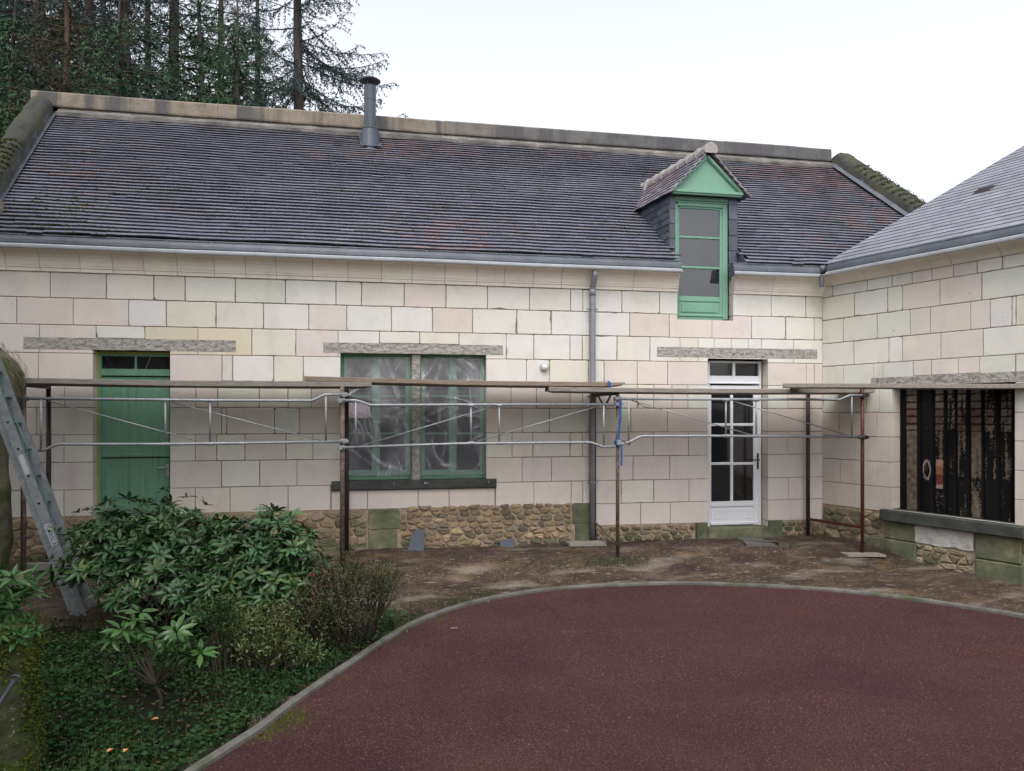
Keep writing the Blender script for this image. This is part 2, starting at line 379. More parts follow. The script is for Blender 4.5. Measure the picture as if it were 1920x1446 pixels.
# kerb
mb = MB(); rk = random.Random(4); vs = []
for i, p in enumerate(KC):
    d = (KC[min(i + 1, len(KC) - 1)] - KC[max(i - 1, 0)]); nrm = V((-d.y, d.x, 0)).normalized()
    z = gz(p.x, p.y); h = .032 + .004 * NZ.noise(V((p.x * 3, p.y * 3, 0))); ww = .030 + .004 * NZ.noise(V((p.x * 5, p.y * 5, 9)))
    for (o, hh) in ((-ww - .004, -.08), (-ww, h - .01), (-ww + .012, h), (ww - .012, h), (ww, h - .01), (ww + .004, -.08)):
        q = p + nrm * o; vs.append((q.x, q.y, z + hh))
fs = []
for i in range(len(KC) - 1):
    if i % 9 == 8 and False: continue
    for k in range(5): fs.append((i * 6 + k, i * 6 + k + 1, (i + 1) * 6 + k + 1, (i + 1) * 6 + k))
mb.add(vs, fs)
o = obj('kerb', mb, M['kerb'], smooth=False); tag(o, kind='structure')

# chips on the bare soil, grit on the drive
def scatter_chips(n, rng, place, smin, smax, mb):
    for _ in range(n):
        p = place()
        if p is None: continue
        x, y, z = p; s = smin * (smax / smin) ** rng.random() ** 1.5
        a = rng.random() * 6.28
        q = []
        for k in range(4):
            t = a + k * 1.571 + rng.uniform(-.4, .4); r = s * rng.uniform(.6, 1.1)
            q.append((x + cos(t) * r, y + sin(t) * r, z - .3 * s + rng.uniform(0, .2) * s))
        q.append((x + rng.uniform(-.3, .3) * s, y + rng.uniform(-.3, .3) * s, z + s * rng.uniform(.4, .8)))
        mb.add(q, [(0, 1, 4), (1, 2, 4), (2, 3, 4), (3, 0, 4)])
rng = random.Random(1); mb = MB()
def place():
    x = rng.uniform(-4.2, 9); y = rng.uniform(6.3, 9.85)
    ins, d = in_drive(x, y)
    if ins or d < .06: return None
    if x < -.6 and y < 8.2 and rng.random() < .8: return None
    dens = NZ.noise(V((x * 1.1, y * 1.6, 5))) + .5 * NZ.noise(V((x * 3, y * 3, 2)))
    if dens < rng.uniform(-.5, .6): return None
    return (x, y, groundz(x, y))
scatter_chips(5000, rng, place, .003, .012, mb)
tag(obj('stone_debris', mb, M['chip']), 'pale stone chips strewn over bare soil along the house', 'gravel', kind='stuff')
mb = MB()
def place():
    y = rng.uniform(2.6, 8.4); x = rng.uniform(-2.5, 8)
    ins, d = in_drive(x, y)
    if not ins or d < .06: return None
    return (x, y, gz(x, y))
scatter_chips(34000, rng, place, .003, .010, mb)
tag(obj('red_grit', mb, M['gravel']), 'loose red grit on the asphalt driveway', 'grit', kind='stuff')

# ------------------------------------------------------------------ masonry
YW = 9.9
WC = V((6.457, 9.9, 0)); WA = R(17.5); WD = V((sin(WA), -cos(WA), 0)); WN = V((-cos(WA), -sin(WA), 0))
def TM(s, o, z): return (s, YW - o, z)
def TW(s, o, z): return (WC.x + WD.x * s + WN.x * o, WC.y + WD.y * s + WN.y * o, z)
def sW(px, off=0.0):
    r = ray(px, 700); A = WC + WN * off
    # A + s*WD = k*(r.x,r.y)
    det = r.x * (-WD.y) + r.y * WD.x
    k = (A.x * (-WD.y) + A.y * WD.x) / det
    return ((k * r.x - A.x) * WD.x + (k * r.y - A.y) * WD.y)
def zW(px, py, off=0.0):
    s = sW(px, off); p = TW(s, off, 0); d = p[0] * st + p[1] * ct
    return CAMZ + (HY - py) * d / FPX

PINK = (.605, .545, .505); CREAM = (.625, .60, .54); WHITE = (.64, .622, .585); YELL = (.61, .555, .43); GREENY = (.60, .595, .54)
def vary(c, rng, a=.028):
    k = 1 + rng.uniform(-a, a); return (c[0] * k, c[1] * k * (1 + rng.uniform(-.012, .012)), c[2] * k * (1 + rng.uniform(-.03, .03)))
def stone(mb, T, s0, s1, z0, z1, rng, old=True, gap=.0038, o=0.0, sharp=False, mi=0):
    s0 += gap; s1 -= gap; z0 += gap; z1 -= gap
    if s1 - s0 < .012 or z1 - z0 < .012: return
    o += rng.uniform(-.0015, .002)
    if sharp:
        P = [(s0, z0), (s1, z0), (s1, z1), (s0, z1)]; j = 0; ch = .0008
    else:
        r = rng.uniform(.004, .022) if old else .004
        r = min(r, (s1 - s0) * .3, (z1 - z0) * .3); j = .0028 if old else .0009; ch = .004
        P = []
        def edge(a, b):
            L = sqrt((a[0] - b[0]) ** 2 + (a[1] - b[1]) ** 2); k = max(1, int(L / .06))
            for i in range(k): P.append((a[0] + (b[0] - a[0]) * i / k, a[1] + (b[1] - a[1]) * i / k))
        rr = [r * rng.uniform(.3, 1.2) * (rng.uniform(1.5, 2.6) if old and rng.random() < .12 else 1) for _ in range(4)]
        edge((s0 + rr[0], z0), (s1 - rr[1], z0)); P.append((s1 - rr[1], z0)); P.append((s1 - rr[1] * .3, z0 + rr[1] * .3))
        edge((s1, z0 + rr[1]), (s1, z1 - rr[2])); P.append((s1, z1 - rr[2])); P.append((s1 - rr[2] * .3, z1 - rr[2] * .3))
        edge((s1 - rr[2], z1), (s0 + rr[3], z1)); P.append((s0 + rr[3], z1)); P.append((s0 + rr[3] * .3, z1 - rr[3] * .3))
        edge((s0, z1 - rr[3]), (s0, z0 + rr[0])); P.append((s0, z0 + rr[0])); P.append((s0 + rr[0] * .3, z0 + rr[0] * .3))
        chip = rng.randrange(len(P)) if old and rng.random() < .35 else -9
        cx, cz = (s0 + s1) / 2, (z0 + z1) / 2; Q = []
        for i, (a, b) in enumerate(P):
            k = j + (.016 if abs(i - chip) < 1 else .006 if abs(i - chip) < 2 else 0)
            d = sqrt((a - cx) ** 2 + (b - cz) ** 2); q = abs(rng.gauss(0, k))
            Q.append((a + (cx - a) / d * q, b + (cz - b) / d * q))
        P = Q
    n = len(P); cx, cz = (s0 + s1) / 2, (z0 + z1) / 2
    A = [T(a, -.016, b) for a, b in P]; B = [T(a, o - ch, b) for a, b in P]
    C = []
    for a, b in P:
        C.append(T(a + (ch if a < cx else -ch), o, b + (ch if b < cz else -ch)))
    fs = [tuple(2 * n + i for i in range(n))]
    for i in range(n):
        k = (i + 1) % n; fs += [(i, k, n + k, n + i), (n + i, n + k, 2 * n + k, 2 * n + i)]
    mb.add(A + B + C, fs, mi)
def rdiff(rect, holes):
    out = [rect]
    for (a0, a1, b0, b1) in holes:
        nxt = []
        for (s0, s1, z0, z1) in out:
            x0, x1, y0, y1 = max(s0, a0), min(s1, a1), max(z0, b0), min(z1, b1)
            if x0 >= x1 - 1e-6 or y0 >= y1 - 1e-6: nxt.append((s0, s1, z0, z1)); continue
            if s0 < x0: nxt.append((s0, x0, z0, z1))
            if x1 < s1: nxt.append((x1, s1, z0, z1))
            if z0 < y0: nxt.append((x0, x1, z0, y0))
            if y1 < z1: nxt.append((x0, x1, y1, z1))
        out = nxt
    return out
def lay(mb, T, courses, smin, smax, holes, tintf, rng):
    for (z1, z0, js) in courses:
        js = [smin] + [j for j in js if smin + .02 < j < smax - .02] + [smax]
        for a, b in zip(js[:-1], js[1:]):
            ps = rdiff((a, b, z0, z1), holes)
            c, old = tintf((a + b) / 2, (z0 + z1) / 2, rng); mb.tint = vary(c, rng)
            if len(ps) == 1: stone(mb, T, *ps[0], rng, old=old)
            else:
                for (p0, p1, q0, q1) in ps:
                    g = .0038
                    # keep the joint on the stone's own outline, none on cuts inside it
                    P0 = p0 + (g if abs(p0 - a) < 1e-6 else 0); P1 = p1 - (g if abs(p1 - b) < 1e-6 else 0)
                    Q0 = q0 + (g if abs(q0 - z0) < 1e-6 else 0); Q1 = q1 - (g if abs(q1 - z1) < 1e-6 else 0)
                    stone(mb, T, P0, P1, Q0, Q1, random.Random(5), gap=.0002, sharp=True)
def backing(mb, T, rect, holes, o, mi):
    mb.tint = (1, 1, 1)
    for (s0, s1, z0, z1) in rdiff(rect, holes):
        mb.add([T(s0, o, z0), T(s1, o, z0), T(s1, o, z1), T(s0, o, z1)], [(0, 1, 2, 3)], mi)

def rubble(mb, T, s0, s1, zb, zt, rng, hmin=.05, hmax=.12, tints=None, holes=(), topf=None):
    """fitted irregular stones: cells of jittered rough courses, each bulging out of the mortar"""
    h = (hmin + hmax) / 2; nr = max(1, round((zt - zb) / h)); h = (zt - zb) / nr; asp = 1.75; seeds = []
    for r in range(-1, nr + 1):
        s = s0 - h * asp * rng.random() - .1
        while s < s1 + .1:
            w_ = h * asp * rng.choice((.55, .8, 1, 1, 1.3, 1.6)); seeds.append((s + w_ / 2, zb + (r + .5 + rng.uniform(-.33, .33)) * h)); s += w_
    for (cx, cz) in seeds:
        if not (s0 < cx < s1 and zb < cz < zt): continue
        if any(H[0] - .03 < cx < H[1] + .03 and H[2] < cz < H[3] for H in holes): continue
        P = [(s0, zb), (s1, zb), (s1, zt), (s0, zt)]; P = [(max(s0, min(s1, x)), y) for x, y in [(cx - .5, zb), (cx + .5, zb), (cx + .5, zt), (cx - .5, zt)]]
        for (qx, qz) in seeds:
            if (qx, qz) == (cx, cz) or abs(qx - cx) > .7: continue
            # metric squeezed along s so that cells come out wider than tall
            ax, az = (qx - cx) / asp / asp, (qz - cz); mxx, mz = (cx + qx) / 2, (cz + qz) / 2; N_ = []
            for i in range(len(P)):
                A, B = P[i], P[(i + 1) % len(P)]
                da = (A[0] - mxx) * ax + (A[1] - mz) * az; db = (B[0] - mxx) * ax + (B[1] - mz) * az
                if da <= 0: N_.append(A)
                if (da < 0) != (db < 0) and da != db: t = da / (da - db); N_.append((A[0] + (B[0] - A[0]) * t, A[1] + (B[1] - A[1]) * t))
            P = N_
            if len(P) < 3: break
        if len(P) < 3: continue
        mx_, mz_ = sum(p[0] for p in P) / len(P), sum(p[1] for p in P) / len(P)
        ring = []
        for i in range(len(P)):
            A, B = P[i], P[(i + 1) % len(P)]; L = sqrt((A[0] - B[0]) ** 2 + (A[1] - B[1]) ** 2)
            for q in range(max(1, int(L / .03))):
                t = (q + .5) / max(1, int(L / .03)); ring.append((A[0] + (B[0] - A[0]) * t, A[1] + (B[1] - A[1]) * t))
        if len(ring) < 5: continue
        gap = rng.uniform(.004, .011); R_ = []
        for (x, z) in ring:
            d = sqrt((x - mx_) ** 2 + (z - mz_) ** 2) + 1e-6; k = max(.4, 1 - (gap + abs(rng.gauss(0, .004))) / d); R_.append(((x - mx_) * k, (z - mz_) * k))
        base = rng.choice(tints); k = rng.uniform(.65, 1.2)
        if cz < zb + .16 and rng.random() < .6: base = rng.choice([(.12, .125, .075), (.15, .145, .09)])
        mb.tint = (base[0] * k, base[1] * k, base[2] * k)
        n = len(R_); bul = rng.uniform(.010, .034); vs = []; tx, tz = rng.uniform(-.25, .25), rng.uniform(-.2, .3)
        for (f, oo) in ((1.0, -.03), (.97, bul * .35), (.82, bul * .9), (.42, bul)):
            for (x, z) in R_: vs.append(T(mx_ + x * f, oo + (rng.uniform(-.003, .003) + (x * tx + z * tz) * .3 if oo > 0 else 0), mz_ + z * f))
        vs.append(T(mx_, bul * rng.uniform(.85, 1.1), mz_)); fs = []
        for q in range(3):
            for i in range(n):
                j = (i + 1) % n; fs.append((q * n + i, q * n + j, (q + 1) * n + j, (q + 1) * n + i))
        for i in range(n): fs.append((3 * n + i, 3 * n + (i + 1) % n, 4 * n))
        mb.add(vs, fs, 0)
OCHRE = [(.36, .27, .16), (.30, .22, .13), (.40, .31, .19), (.26, .21, .15), (.33, .25, .17), (.22, .19, .14)]

# ------------------------------------------------------------------ the stone house
house = root('stone_house', (1.0, 9.9, 0), 'long low pale stone house with steep tiled roof and green woodwork', 'house')
X0, X1 = -4.7, WC.x + .05
fx = lambda px: XY(px, YW)
ZL = [3.40, 3.095, 2.775, 2.442, 2.12, 1.794, 1.470, 1.143, .815, .50, .205]
PIPE = fx(1108)
cA = [94, 199, 288, 347, 441, 535, 630, 678, 758, 836, 914, 993, 1070, 1093, 1108, 1166, 1237, 1446, 1511]
cB = [31, 137, 241, 312, 405, 494, 579, 650, 734, 811, 886, 969, 1034, 1106, 1181, 1255, 1335, 1409, 1473, 1527]
cC = [74, 180, 272, 371, 472, 555, 634, 711, 787, 861, 949, 1001, 1069, 1092, 1106, 1157, 1219, 1275, 1309, 1339, 1371, 1403, 1428, 1488]
cD = [72, 416, 436, 513, 569, 987, 1030, 1104, 1133, 1195, 1252, 1512, 1527]
cE = [121, 367, 408, 486, 540, 584, 958, 1006, 1069, 1093, 1106, 1195, 1226, 1260, 1290, 1477]
cF = [69, 415, 425, 514, 562, 979, 1030, 1106, 1183, 1252, 1512]
cG = [120, 366, 406, 459, 536, 587, 960, 999, 1069, 1092, 1106, 1225, 1291, 1477]
cH = [69, 415, 487, 557, 979, 1034, 1106, 1187, 1256]
cI = [120, 366, 431, 540, 620, 654, 689, 784, 842, 928, 1001, 1071, 1093, 1106, 1165, 1226, 1292, 1478]
cJ = [1112, 1201, 1257]
courses = [(ZL[i], ZL[i + 1], [fx(p) for p in c]) for i, c in enumerate((cA, cB, cC, cD, cE, cF, cG, cH, cI))]
dL = (fx(174), fx(319), -.3, ZY(250, 657, YW))           # plank door opening
wO = (fx(638), fx(912), ZY(775, 900, YW), ZY(775, 663, YW))    # double window opening
dR = (fx(1327), fx(1440), -.3, ZY(1380, 673, YW))          # glazed door opening
dO = (fx(1270), fx(1375), ZY(1320, 600, YW), 5.0)         # dormer window running down into the wall
lint = [(fx(44), fx(442), ZY(250, 657, YW), ZY(250, 635.5, YW)), (fx(606), fx(943), ZY(775, 663.5, YW), ZY(775, 645, YW)), (fx(1232), fx(1532), ZY(1380, 671, YW), ZY(1380, 653, YW))]
sillR = (fx(622), fx(930), ZY(775, 917, YW), ZY(775, 900, YW))
zp = .505       # plinth top left of the pipe
zj = ZL[10]
holes = [dL, wO, dR, dO] + lint + [sillR]
def tintM(s, z, rng):
    px = 960 + 1430 * ((s * ct - YW * st) / (s * st + YW * ct))
    r = rng.random()
    if z < 1.15 or px > 1150 and z < 1.8: return (PINK, False) if r < .93 else (CREAM, True)
    if z > 2.4 and px < 200 or (z > 2.7 and px < 242): return (PINK, False)
    if px < 190: return PINK, False
    if 412 < px < 470 and 2.42 < z < 2.78 or 270 < px < 412 and 2.42 < z < 2.78: return YELL if px > 271 and px < 372 or px > 372 else CREAM, True
    if 2.1 < z < 2.45 and (px < 420 or px > 1133): return (PINK, False) if r < .8 else (CREAM, True)
    if 2.77 < z < 3.1 and (1255 < px < 1409 or 579 < px < 650): return PINK, False
    if z > 2.1 and 240 < px < 520: return (GREENY, True) if r < .35 else (CREAM, True) if r < .7 else (WHITE, True)
    if z < 2.12: return (PINK, False) if r < .35 else (CREAM, True) if r < .7 else (GREENY, True)
    return (WHITE, True) if r < .62 else (CREAM, True) if r < .9 else (PINK, False)
mb = MB(); rng = random.Random(11)
lay(mb, TM, courses, X0, X1, holes, tintM, rng)
lay(mb, TM, [(ZL[9], zj, [fx(p) for p in cJ])], fx(1112), X1, holes, tintM, rng)
backing(mb, TM, (X0, X1, zp, 3.42), holes, -.009, 1)
backing(mb, TM, (fx(1112), X1, zj, zp), holes, -.009, 1)
# jambs (stones turning into the openings)
def jamb(a, left, z0, z1, depth, tint=(.60, .545, .49), T=TM, zlines=ZL):
    T2 = (lambda s, o, z: T(a + o, -s, z)) if left else (lambda s, o, z: T(a - o, s - depth, z))
    ls = sorted([z0, z1] + [z for z in zlines if z0 + .03 < z < z1 - .03])
    for q0, q1 in zip(ls[:-1], ls[1:]):
        mb.tint = vary(tint, rng); stone(mb, T2, .004, depth, q0, q1, rng, old=False, gap=.003, o=-.001)
    mb.tint = (1, 1, 1); mb.add([T2(0.012, -.01, z0), T2(depth, -.01, z0), T2(depth, -.01, z1), T2(0.012, -.01, z1)], [(0, 1, 2, 3)], 1)
for (a, b, z0, z1) in (dL, dR): jamb(a, True, max(z0, 0), z1, .17); jamb(b, False, max(z0, 0), z1, .17)
jamb(wO[0], True, wO[2], wO[3], .16); jamb(wO[1], False, wO[2], wO[3], .16)
jamb(dO[0], True, dO[2], 3.40, .15); jamb(dO[1], False, dO[2], 3.65, .15)
# back and right walls so that the house is a solid volume
mb.tint = CREAM
mb.box(X0 - .4, 8.6, 15.5, 15.8, 0, 3.95)
for (xa_, xb_) in ((-4.32, -4.62), (8.95, 8.65)):
    q = [(xa_, 9.95, 0), (xa_ - .7, 15.5, 0), (xa_ - .7, 15.5, 3.9), (xa_ - .35, 12.75, 6.1), (xa_, 9.95, 3.9)]
    mb.add(q + [(x + xb_ - xa_, y, z) for x, y, z in q], [(0, 1, 2, 3, 4), (9, 8, 7, 6, 5)] + [(i, 5 + i, 5 + (i + 1) % 5, (i + 1) % 5) for i in range(5)])
wall = obj('wall', mb, [M['stone'], M['joint']], house)
# soffits of openings / dark rooms behind openings
mb = MB()
for (a, b, z0, z1) in (dL, dR, wO): mb.box(a - .3, b + .3, 10.25, 11.2, max(0.02, z0 - .1), z1 + .1)
objs('dark_interior', mb, M['black'], house)

# rubble plinth
mb = MB(); rng = random.Random(3)
qb = [(fx(689), fx(748), .0, .50)]
ph = [dL, (dR[0] - .18, dR[1] + .22, -.3, .22)]
rubble(mb, TM, X0, fx(688), -.08, zp - .012, rng, .09, .16, OCHRE[2:] + [(.25, .20, .16)], ph)
rubble(mb, TM, fx(750), fx(1072), -.08, zp + .03, rng, .045, .10, OCHRE, ph)
mb.tint = (1, 1, 1)
for r_ in rdiff((X0, fx(1112), -.3, zp + .012), [dL]):
    s0, s1, z0, z1 = r_; mb.add([TM(s0, -.006, z0), TM(s1, -.006, z0), TM(s1, -.006, z1), TM(s0, -.006, z1)], [(0, 1, 2, 3)], 1)
obj('rubble_plinth', mb, [M['rubble'], M['mortar']], house, smooth=False)
for (pa_, pb_) in ((fx(1112), ph[1][0]), (ph[1][1], X1)):
    mb = MB(); rubble(mb, TM, pa_, pb_, -.08, zj - .012, rng, .05, .10, [(.27, .21, .13), (.32, .25, .16), (.2, .17, .12), (.16, .15, .11)], ph)
    mb.tint = (1, 1, 1); mb.add([TM(pa_, -.006, -.3), TM(pb_, -.006, -.3), TM(pb_, -.006, zj + .002), TM(pa_, -.006, zj + .002)], [(0, 1, 2, 3)], 1)
    obj('rubble_plinth', mb, [M['rubble'], M['mortar']], house, smooth=False)
mb = MB(); mb.tbox(TM, ph[1][0], ph[1][1], -.1, -.006, .2, zj, 0); obj('mortar_bed', mb, M['mortar'], house) if False else None
# green dressed blocks
mb = MB(); rng = random.Random(8); mb.tint = (1, 1, 1)
za = ZY(720, 993, YW)
for (a, b, z0, z1) in ((690, 750, za + .004, zp - .006), (690, 745, -.06, za - .004), (1073, 1108, .24, zp + .02), (1078, 1112, -.06, .235), (560, 600, -.06, .10), (602, 640, -.06, .09), (648, 688, -.06, .09)):
    stone(mb, TM, fx(a), fx(b), z0, z1, rng, old=True, o=.012)
    for q in (fx(a) + .006, fx(b) - .006): pass
mb.tbox(TM, dR[0] - .17, dR[0] - .002, -.1, .02, -.1, .20, 0, .01)
mb.tbox(TM, dR[1] + .002, dR[1] + .22, -.1, .025, -.1, .215, 0, .01)
objs('plinth_block', mb, M['greenstone'], house)
mb = MB(); mb.tbox(TM, dR[0], dR[1], -.3, .03, -.1, ZY(1380, 989, YW), 0, .012); mb.tbox(TM, dL[0], dL[1], -.3, .02, -.1, .06, 0, .01)
objs('doorstep', mb, M['greenstone'], house)
# lintels
rl = random.Random(2)
for k, (a, b, z0, z1) in enumerate(lint):
    mb = MB(); n = 60
    vs = []; 
    for i in range(n + 1):
        s = a + (b - a) * i / n
        for j in range(7):
            zz = z0 + (z1 - z0) * j / 6
            e = (i in (0, n) or j in (0, 6))
            dz = (.004 * NZ.noise(V((s * 9, j, k))) if j in (0, 6) else 0)
            inside = 0 if e else 1
            vs.append(TM(s, (.004 + .008 * inside * (NZ.noise(V((s * 14, zz * 22, k))) + .4 * NZ.noise(V((s * 45, zz * 60, k))))), zz + dz))
    fs = [(i * 7 + j, (i + 1) * 7 + j, (i + 1) * 7 + j + 1, i * 7 + j + 1) for i in range(n) for j in range(6)]
    mb.add(vs, fs)
    mb.tbox(TM, a + .002, b - .002, -.22, .0, z0 + .004, z1 - .004)
    obj('lintel', mb, M['lintel'], house)
# window sill
mb = MB(); a, b, z0, z1 = sillR; mb.tbox(TM, a, b, -.25, .05, z0, z1, 0, .012)
sl = obj('window_sill', mb, M['sill'], house)
mb = MB()
for px in (738, 797, 802, 915): mb.tube([TM(fx(px), .045, (z0 + z1) / 2 + .02), TM(fx(px), .057, (z0 + z1) / 2 + .02)], .008 if px != 797 else .013, 8)
objs('bolt', mb, M['zincnew'], sl)

# cornice : cavetto profile cut into blocks
prof = [(.0, 3.40), (.022, 3.402), (.025, 3.442), (.038, 3.447), (.040, 3.466), (.046, 3.474), (.052, 3.515), (.064, 3.555), (.084, 3.59), (.112, 3.618), (.15, 3.638), (.205, 3.648), (.205, 3.655), (.0, 3.655)]
def cornice(mb, T, js, prof, tints, rng):
    for a, b in zip(js[:-1], js[1:]):
        mb.tint = vary(rng.choice(tints), rng, .03)
        g = .003; n = len(prof); do = rng.uniform(-.0015, .0015)
        A = [T(a + g, o + do, z) for o, z in prof]; B = [T(b - g, o + do, z) for o, z in prof]
        fs = [(i, n + i, n + i + 1, i + 1) for i in range(n - 1)]
        fs = [tuple(reversed(f)) if False else f for f in fs] + [tuple(range(n)), tuple(range(2 * n - 1, n - 1, -1))]
        mb.add(A + B, fs, 0)
    mb.tint = (1, 1, 1); pr = [(o - .006, z) for o, z in prof if z > 3.40]; n = len(pr)
    A = [T(js[0] + .004, o, z) for o, z in pr]; B = [T(js[-1] - .004, o, z) for o, z in pr]
    mb.add(A + B, [(i, n + i, n + i + 1, i + 1) for i in range(n - 1)], 1)
mb = MB(); rng = random.Random(21)
fc = lambda px: XY(px, YW - .1)
CT = [(.76, .705, .635), (.77, .715, .645), (.78, .725, .66), (.75, .69, .625)]
jl = [X0] + [fc(p) for p in (6, 70, 147, 208, 267, 330, 400, 459, 517, 586, 652, 715, 773, 835, 895, 947, 1002, 1055, 1112, 1190)] + [dO[0] - .0]
cornice(mb, TM, jl, prof, CT, rng)
jr = [dO[1]] + [fc(1453), X1 + .02]
cornice(mb, TM, jr, prof, CT, rng)
obj('cornice', mb, [M['stone'], M['joint']], house)

# roof ---------------------------------------------------------------
EY, EZ = 9.74, 3.815; PH = math.atan(.8); CS, SN = cos(PH), sin(PH); SHR = .125; YR = 12.89; TLEN = (YR - EY) / CS; ZR = EZ + .8 * (YR - EY)
def kick(t): return .02 * max(0, 1 - t / .5) ** 2
def TR(s, t, n): return (s - SHR * t * CS, EY + t * CS - n * SN, EZ + t * SN + n * CS)     # both gables lean the same way in plan
RX0 = -4.25; RXR = 8.96
def rakeR(Y): return RXR
YD = 9.97; SK = SHR       # dormer front plane, skew of its axis
DX0, DX1 = XY(1256, YD), XY(1381, YD)
def sag(s, t): return .022 * NZ.noise(V((s * .5, t * .9, 1))) + .007 * NZ.noise(V((s * 2.3, t * 2, 4)))
mb = MB(); rng = random.Random(5); nrow = 41; ex = TLEN / nrow; tw = .17
for r_ in range(nrow + 1):
    t0 = r_ * ex - .03; Yt = EY + t0 * CS; xr = rakeR(Yt)
    s = RX0 + (0 if r_ % 2 else -tw / 2)
    while s < xr:
        a0, a1 = max(s, RX0) + .0012, min(s + tw, xr) - .0012
        s += tw
        if a1 - a0 < .02: continue
        mid = (a0 + a1) / 2
        mid_x = mid - SHR * t0 * CS
        if DX0 - .01 < mid_x < DX1 + .02 and Yt < YD + .25: continue
        w_ = .007 * NZ.noise(V((mid * .6, r_ * .35, 9))) + rng.gauss(0, .0009)
        if rng.random() < .012: w_ -= rng.uniform(.005, .02)
        if t0 < .25 and rng.random() < .05: w_ -= rng.uniform(.0, .02)
        ta, tb = t0 + w_, t0 + w_ + ex + .03
        k0 = sag(a0, t0); k1 = sag(a1, t0); lift = rng.uniform(0, .0018); th = .019 + rng.uniform(-.001, .002)
        n0 = .040 + lift; n1 = .008
        tl = rng.uniform(-.0012, .0012)
        v = rng.uniform(.91, 1.08); pk = NZ.noise(V((mid * .45, t0 * .8, 30))) + .5 * rng.uniform(-1, 1)
        pk2 = sst(6.6, 8.2, mid) * .5 + sst(2.9, 3.8, t0) * .35
        if pk + pk2 > .86: mb.tint = (1.4 * v, 1.02 * v, .93 * v)
        elif pk + pk2 > .6: mb.tint = (1.2 * v, 1.02 * v, .95 * v)
        else: mb.tint = (v, v * 1.0, v * 1.02)
        vs = [TR(a0, ta + tl, n0 - th + k0), TR(a1, ta - tl, n0 - th + k1), TR(a1, ta - tl, n0 + k1), TR(a0, ta + tl, n0 + k0), TR(a0, tb, n1 + k0), TR(a1, tb, n1 + k1)]
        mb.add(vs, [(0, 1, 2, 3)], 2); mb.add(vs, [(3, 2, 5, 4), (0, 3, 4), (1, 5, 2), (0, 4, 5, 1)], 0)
mb.tint = (1, 1, 1)
# boarding under the tiles, both slopes
for (a0, a1, t0, t1) in ((RX0, DX0, 0, TLEN), (DX1 + .03, RXR, 0, TLEN), (DX0, DX1 + .03, (YD + .25 - EY) / CS, TLEN)):
    mb.add([TR(a0, t0, -.03), TR(a1, t0, -.03), TR(a1, t1, -.03), TR(a0, t1, -.03)], [(0, 1, 2, 3)], 1)
yb = YR * 2 - EY; q0, q1 = V(TR(RX0, TLEN, 0)), V(TR(RXR, TLEN, 0)); dn = V((-SHR * (YR - EY), YR - EY, -.8 * (YR - EY)))
mb.add([q0, q1, q1 + dn, q0 + dn], [(0, 1, 2, 3)], 1)
roof = obj('tiled_roof', mb, [M['tile'], M['underlay'], M['tilelip']], house)
# moss tufts on the tiles
mb = MB(); rng = random.Random(9)
for _ in range(900):
    s = rng.uniform(RX0, RXR); t = rng.uniform(0, TLEN) ** 1 * rng.uniform(.25, 1)
    if rng.random() < .35: s = rng.uniform(RX0, RX0 + 2.0) ; t *= .5
    if NZ.noise(V((s * .7, t * 1.2, 77))) < rng.uniform(-.1, .45): continue
    if EY + t * CS < YD + .3 and DX0 - .1 < s < DX1 + .15: continue
    if s > RXR: continue
    for q in range(rng.randint(2, 6)):
        ss = s + rng.uniform(-.05, .05); r = rng.uniform(.004, .012); t2 = round(t / ex) * ex - .03 + rng.uniform(-.012, .012)
        c = V(TR(ss, t2, .03 + sag(ss, t2)))
        vs = [c + V((cos(k * 2.1) * r * 1.8, -r * .7, sin(k * 2.1) * r)) for k in range(3)] + [c + V((rng.uniform(-r, r), -r * 1.4, r * 1.2))]
        mb.add(vs, [(0, 1, 3), (1, 2, 3), (2, 0, 3), (0, 2, 1)])
obj('moss_tufts', mb, M['moss'], roof)
# ridge : mortar band, stone cap
mb = MB(); rxs = -SHR * (YR - EY); rx0, rx1 = RX0 + rxs, RXR + rxs + .02
PR = [(YR - .12, ZR - .06), (YR - .13, ZR + .005), (YR - .08, ZR + .028), (YR - .07, ZR + .055), (YR - .01, ZR + .085), (YR, ZR + .11)]
PC = [(YR, ZR + .105), (YR - .035, ZR + .115), (YR - .04, ZR + .14), (YR - .035, ZR + .32), (YR - .01, ZR + .345), (YR + .16, ZR + .345), (YR + .18, ZR + .31), (YR + .18, ZR - .05)]
def strip(mb, P, a, b, n, amp, seed, mi=0, joints=None):
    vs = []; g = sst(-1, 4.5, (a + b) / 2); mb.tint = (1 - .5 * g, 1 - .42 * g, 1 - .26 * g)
    for i in range(n + 1):
        s = a + (b - a) * i / n
        dz = .010 * NZ.noise(V((s * .6, 0, seed)))
        for q, (y, z) in enumerate(P):
            vs.append((s, y + amp * NZ.noise(V((s * 4, q, seed))), z + dz + amp * .6 * NZ.noise(V((s * 3, q, seed + 5)))))
    m = len(P)
    mb.add(vs, [(i * m + q, (i + 1) * m + q, (i + 1) * m + q + 1, i * m + q + 1) for i in range(n) for q in range(m - 1)] + [tuple(range(m)), tuple(n * m + q for q in range(m - 1, -1, -1))], mi)
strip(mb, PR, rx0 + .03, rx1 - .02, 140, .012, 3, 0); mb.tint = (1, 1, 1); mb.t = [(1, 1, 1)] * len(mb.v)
obj('ridge_flaunching', mb, M['ridgeband'], house)
mb = MB(); s = rx0 - .36; rng = random.Random(6)
while s < rx1:
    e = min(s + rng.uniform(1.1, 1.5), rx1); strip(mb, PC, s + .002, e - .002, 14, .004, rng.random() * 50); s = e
obj('ridge_cap', mb, M['ridge'], house)
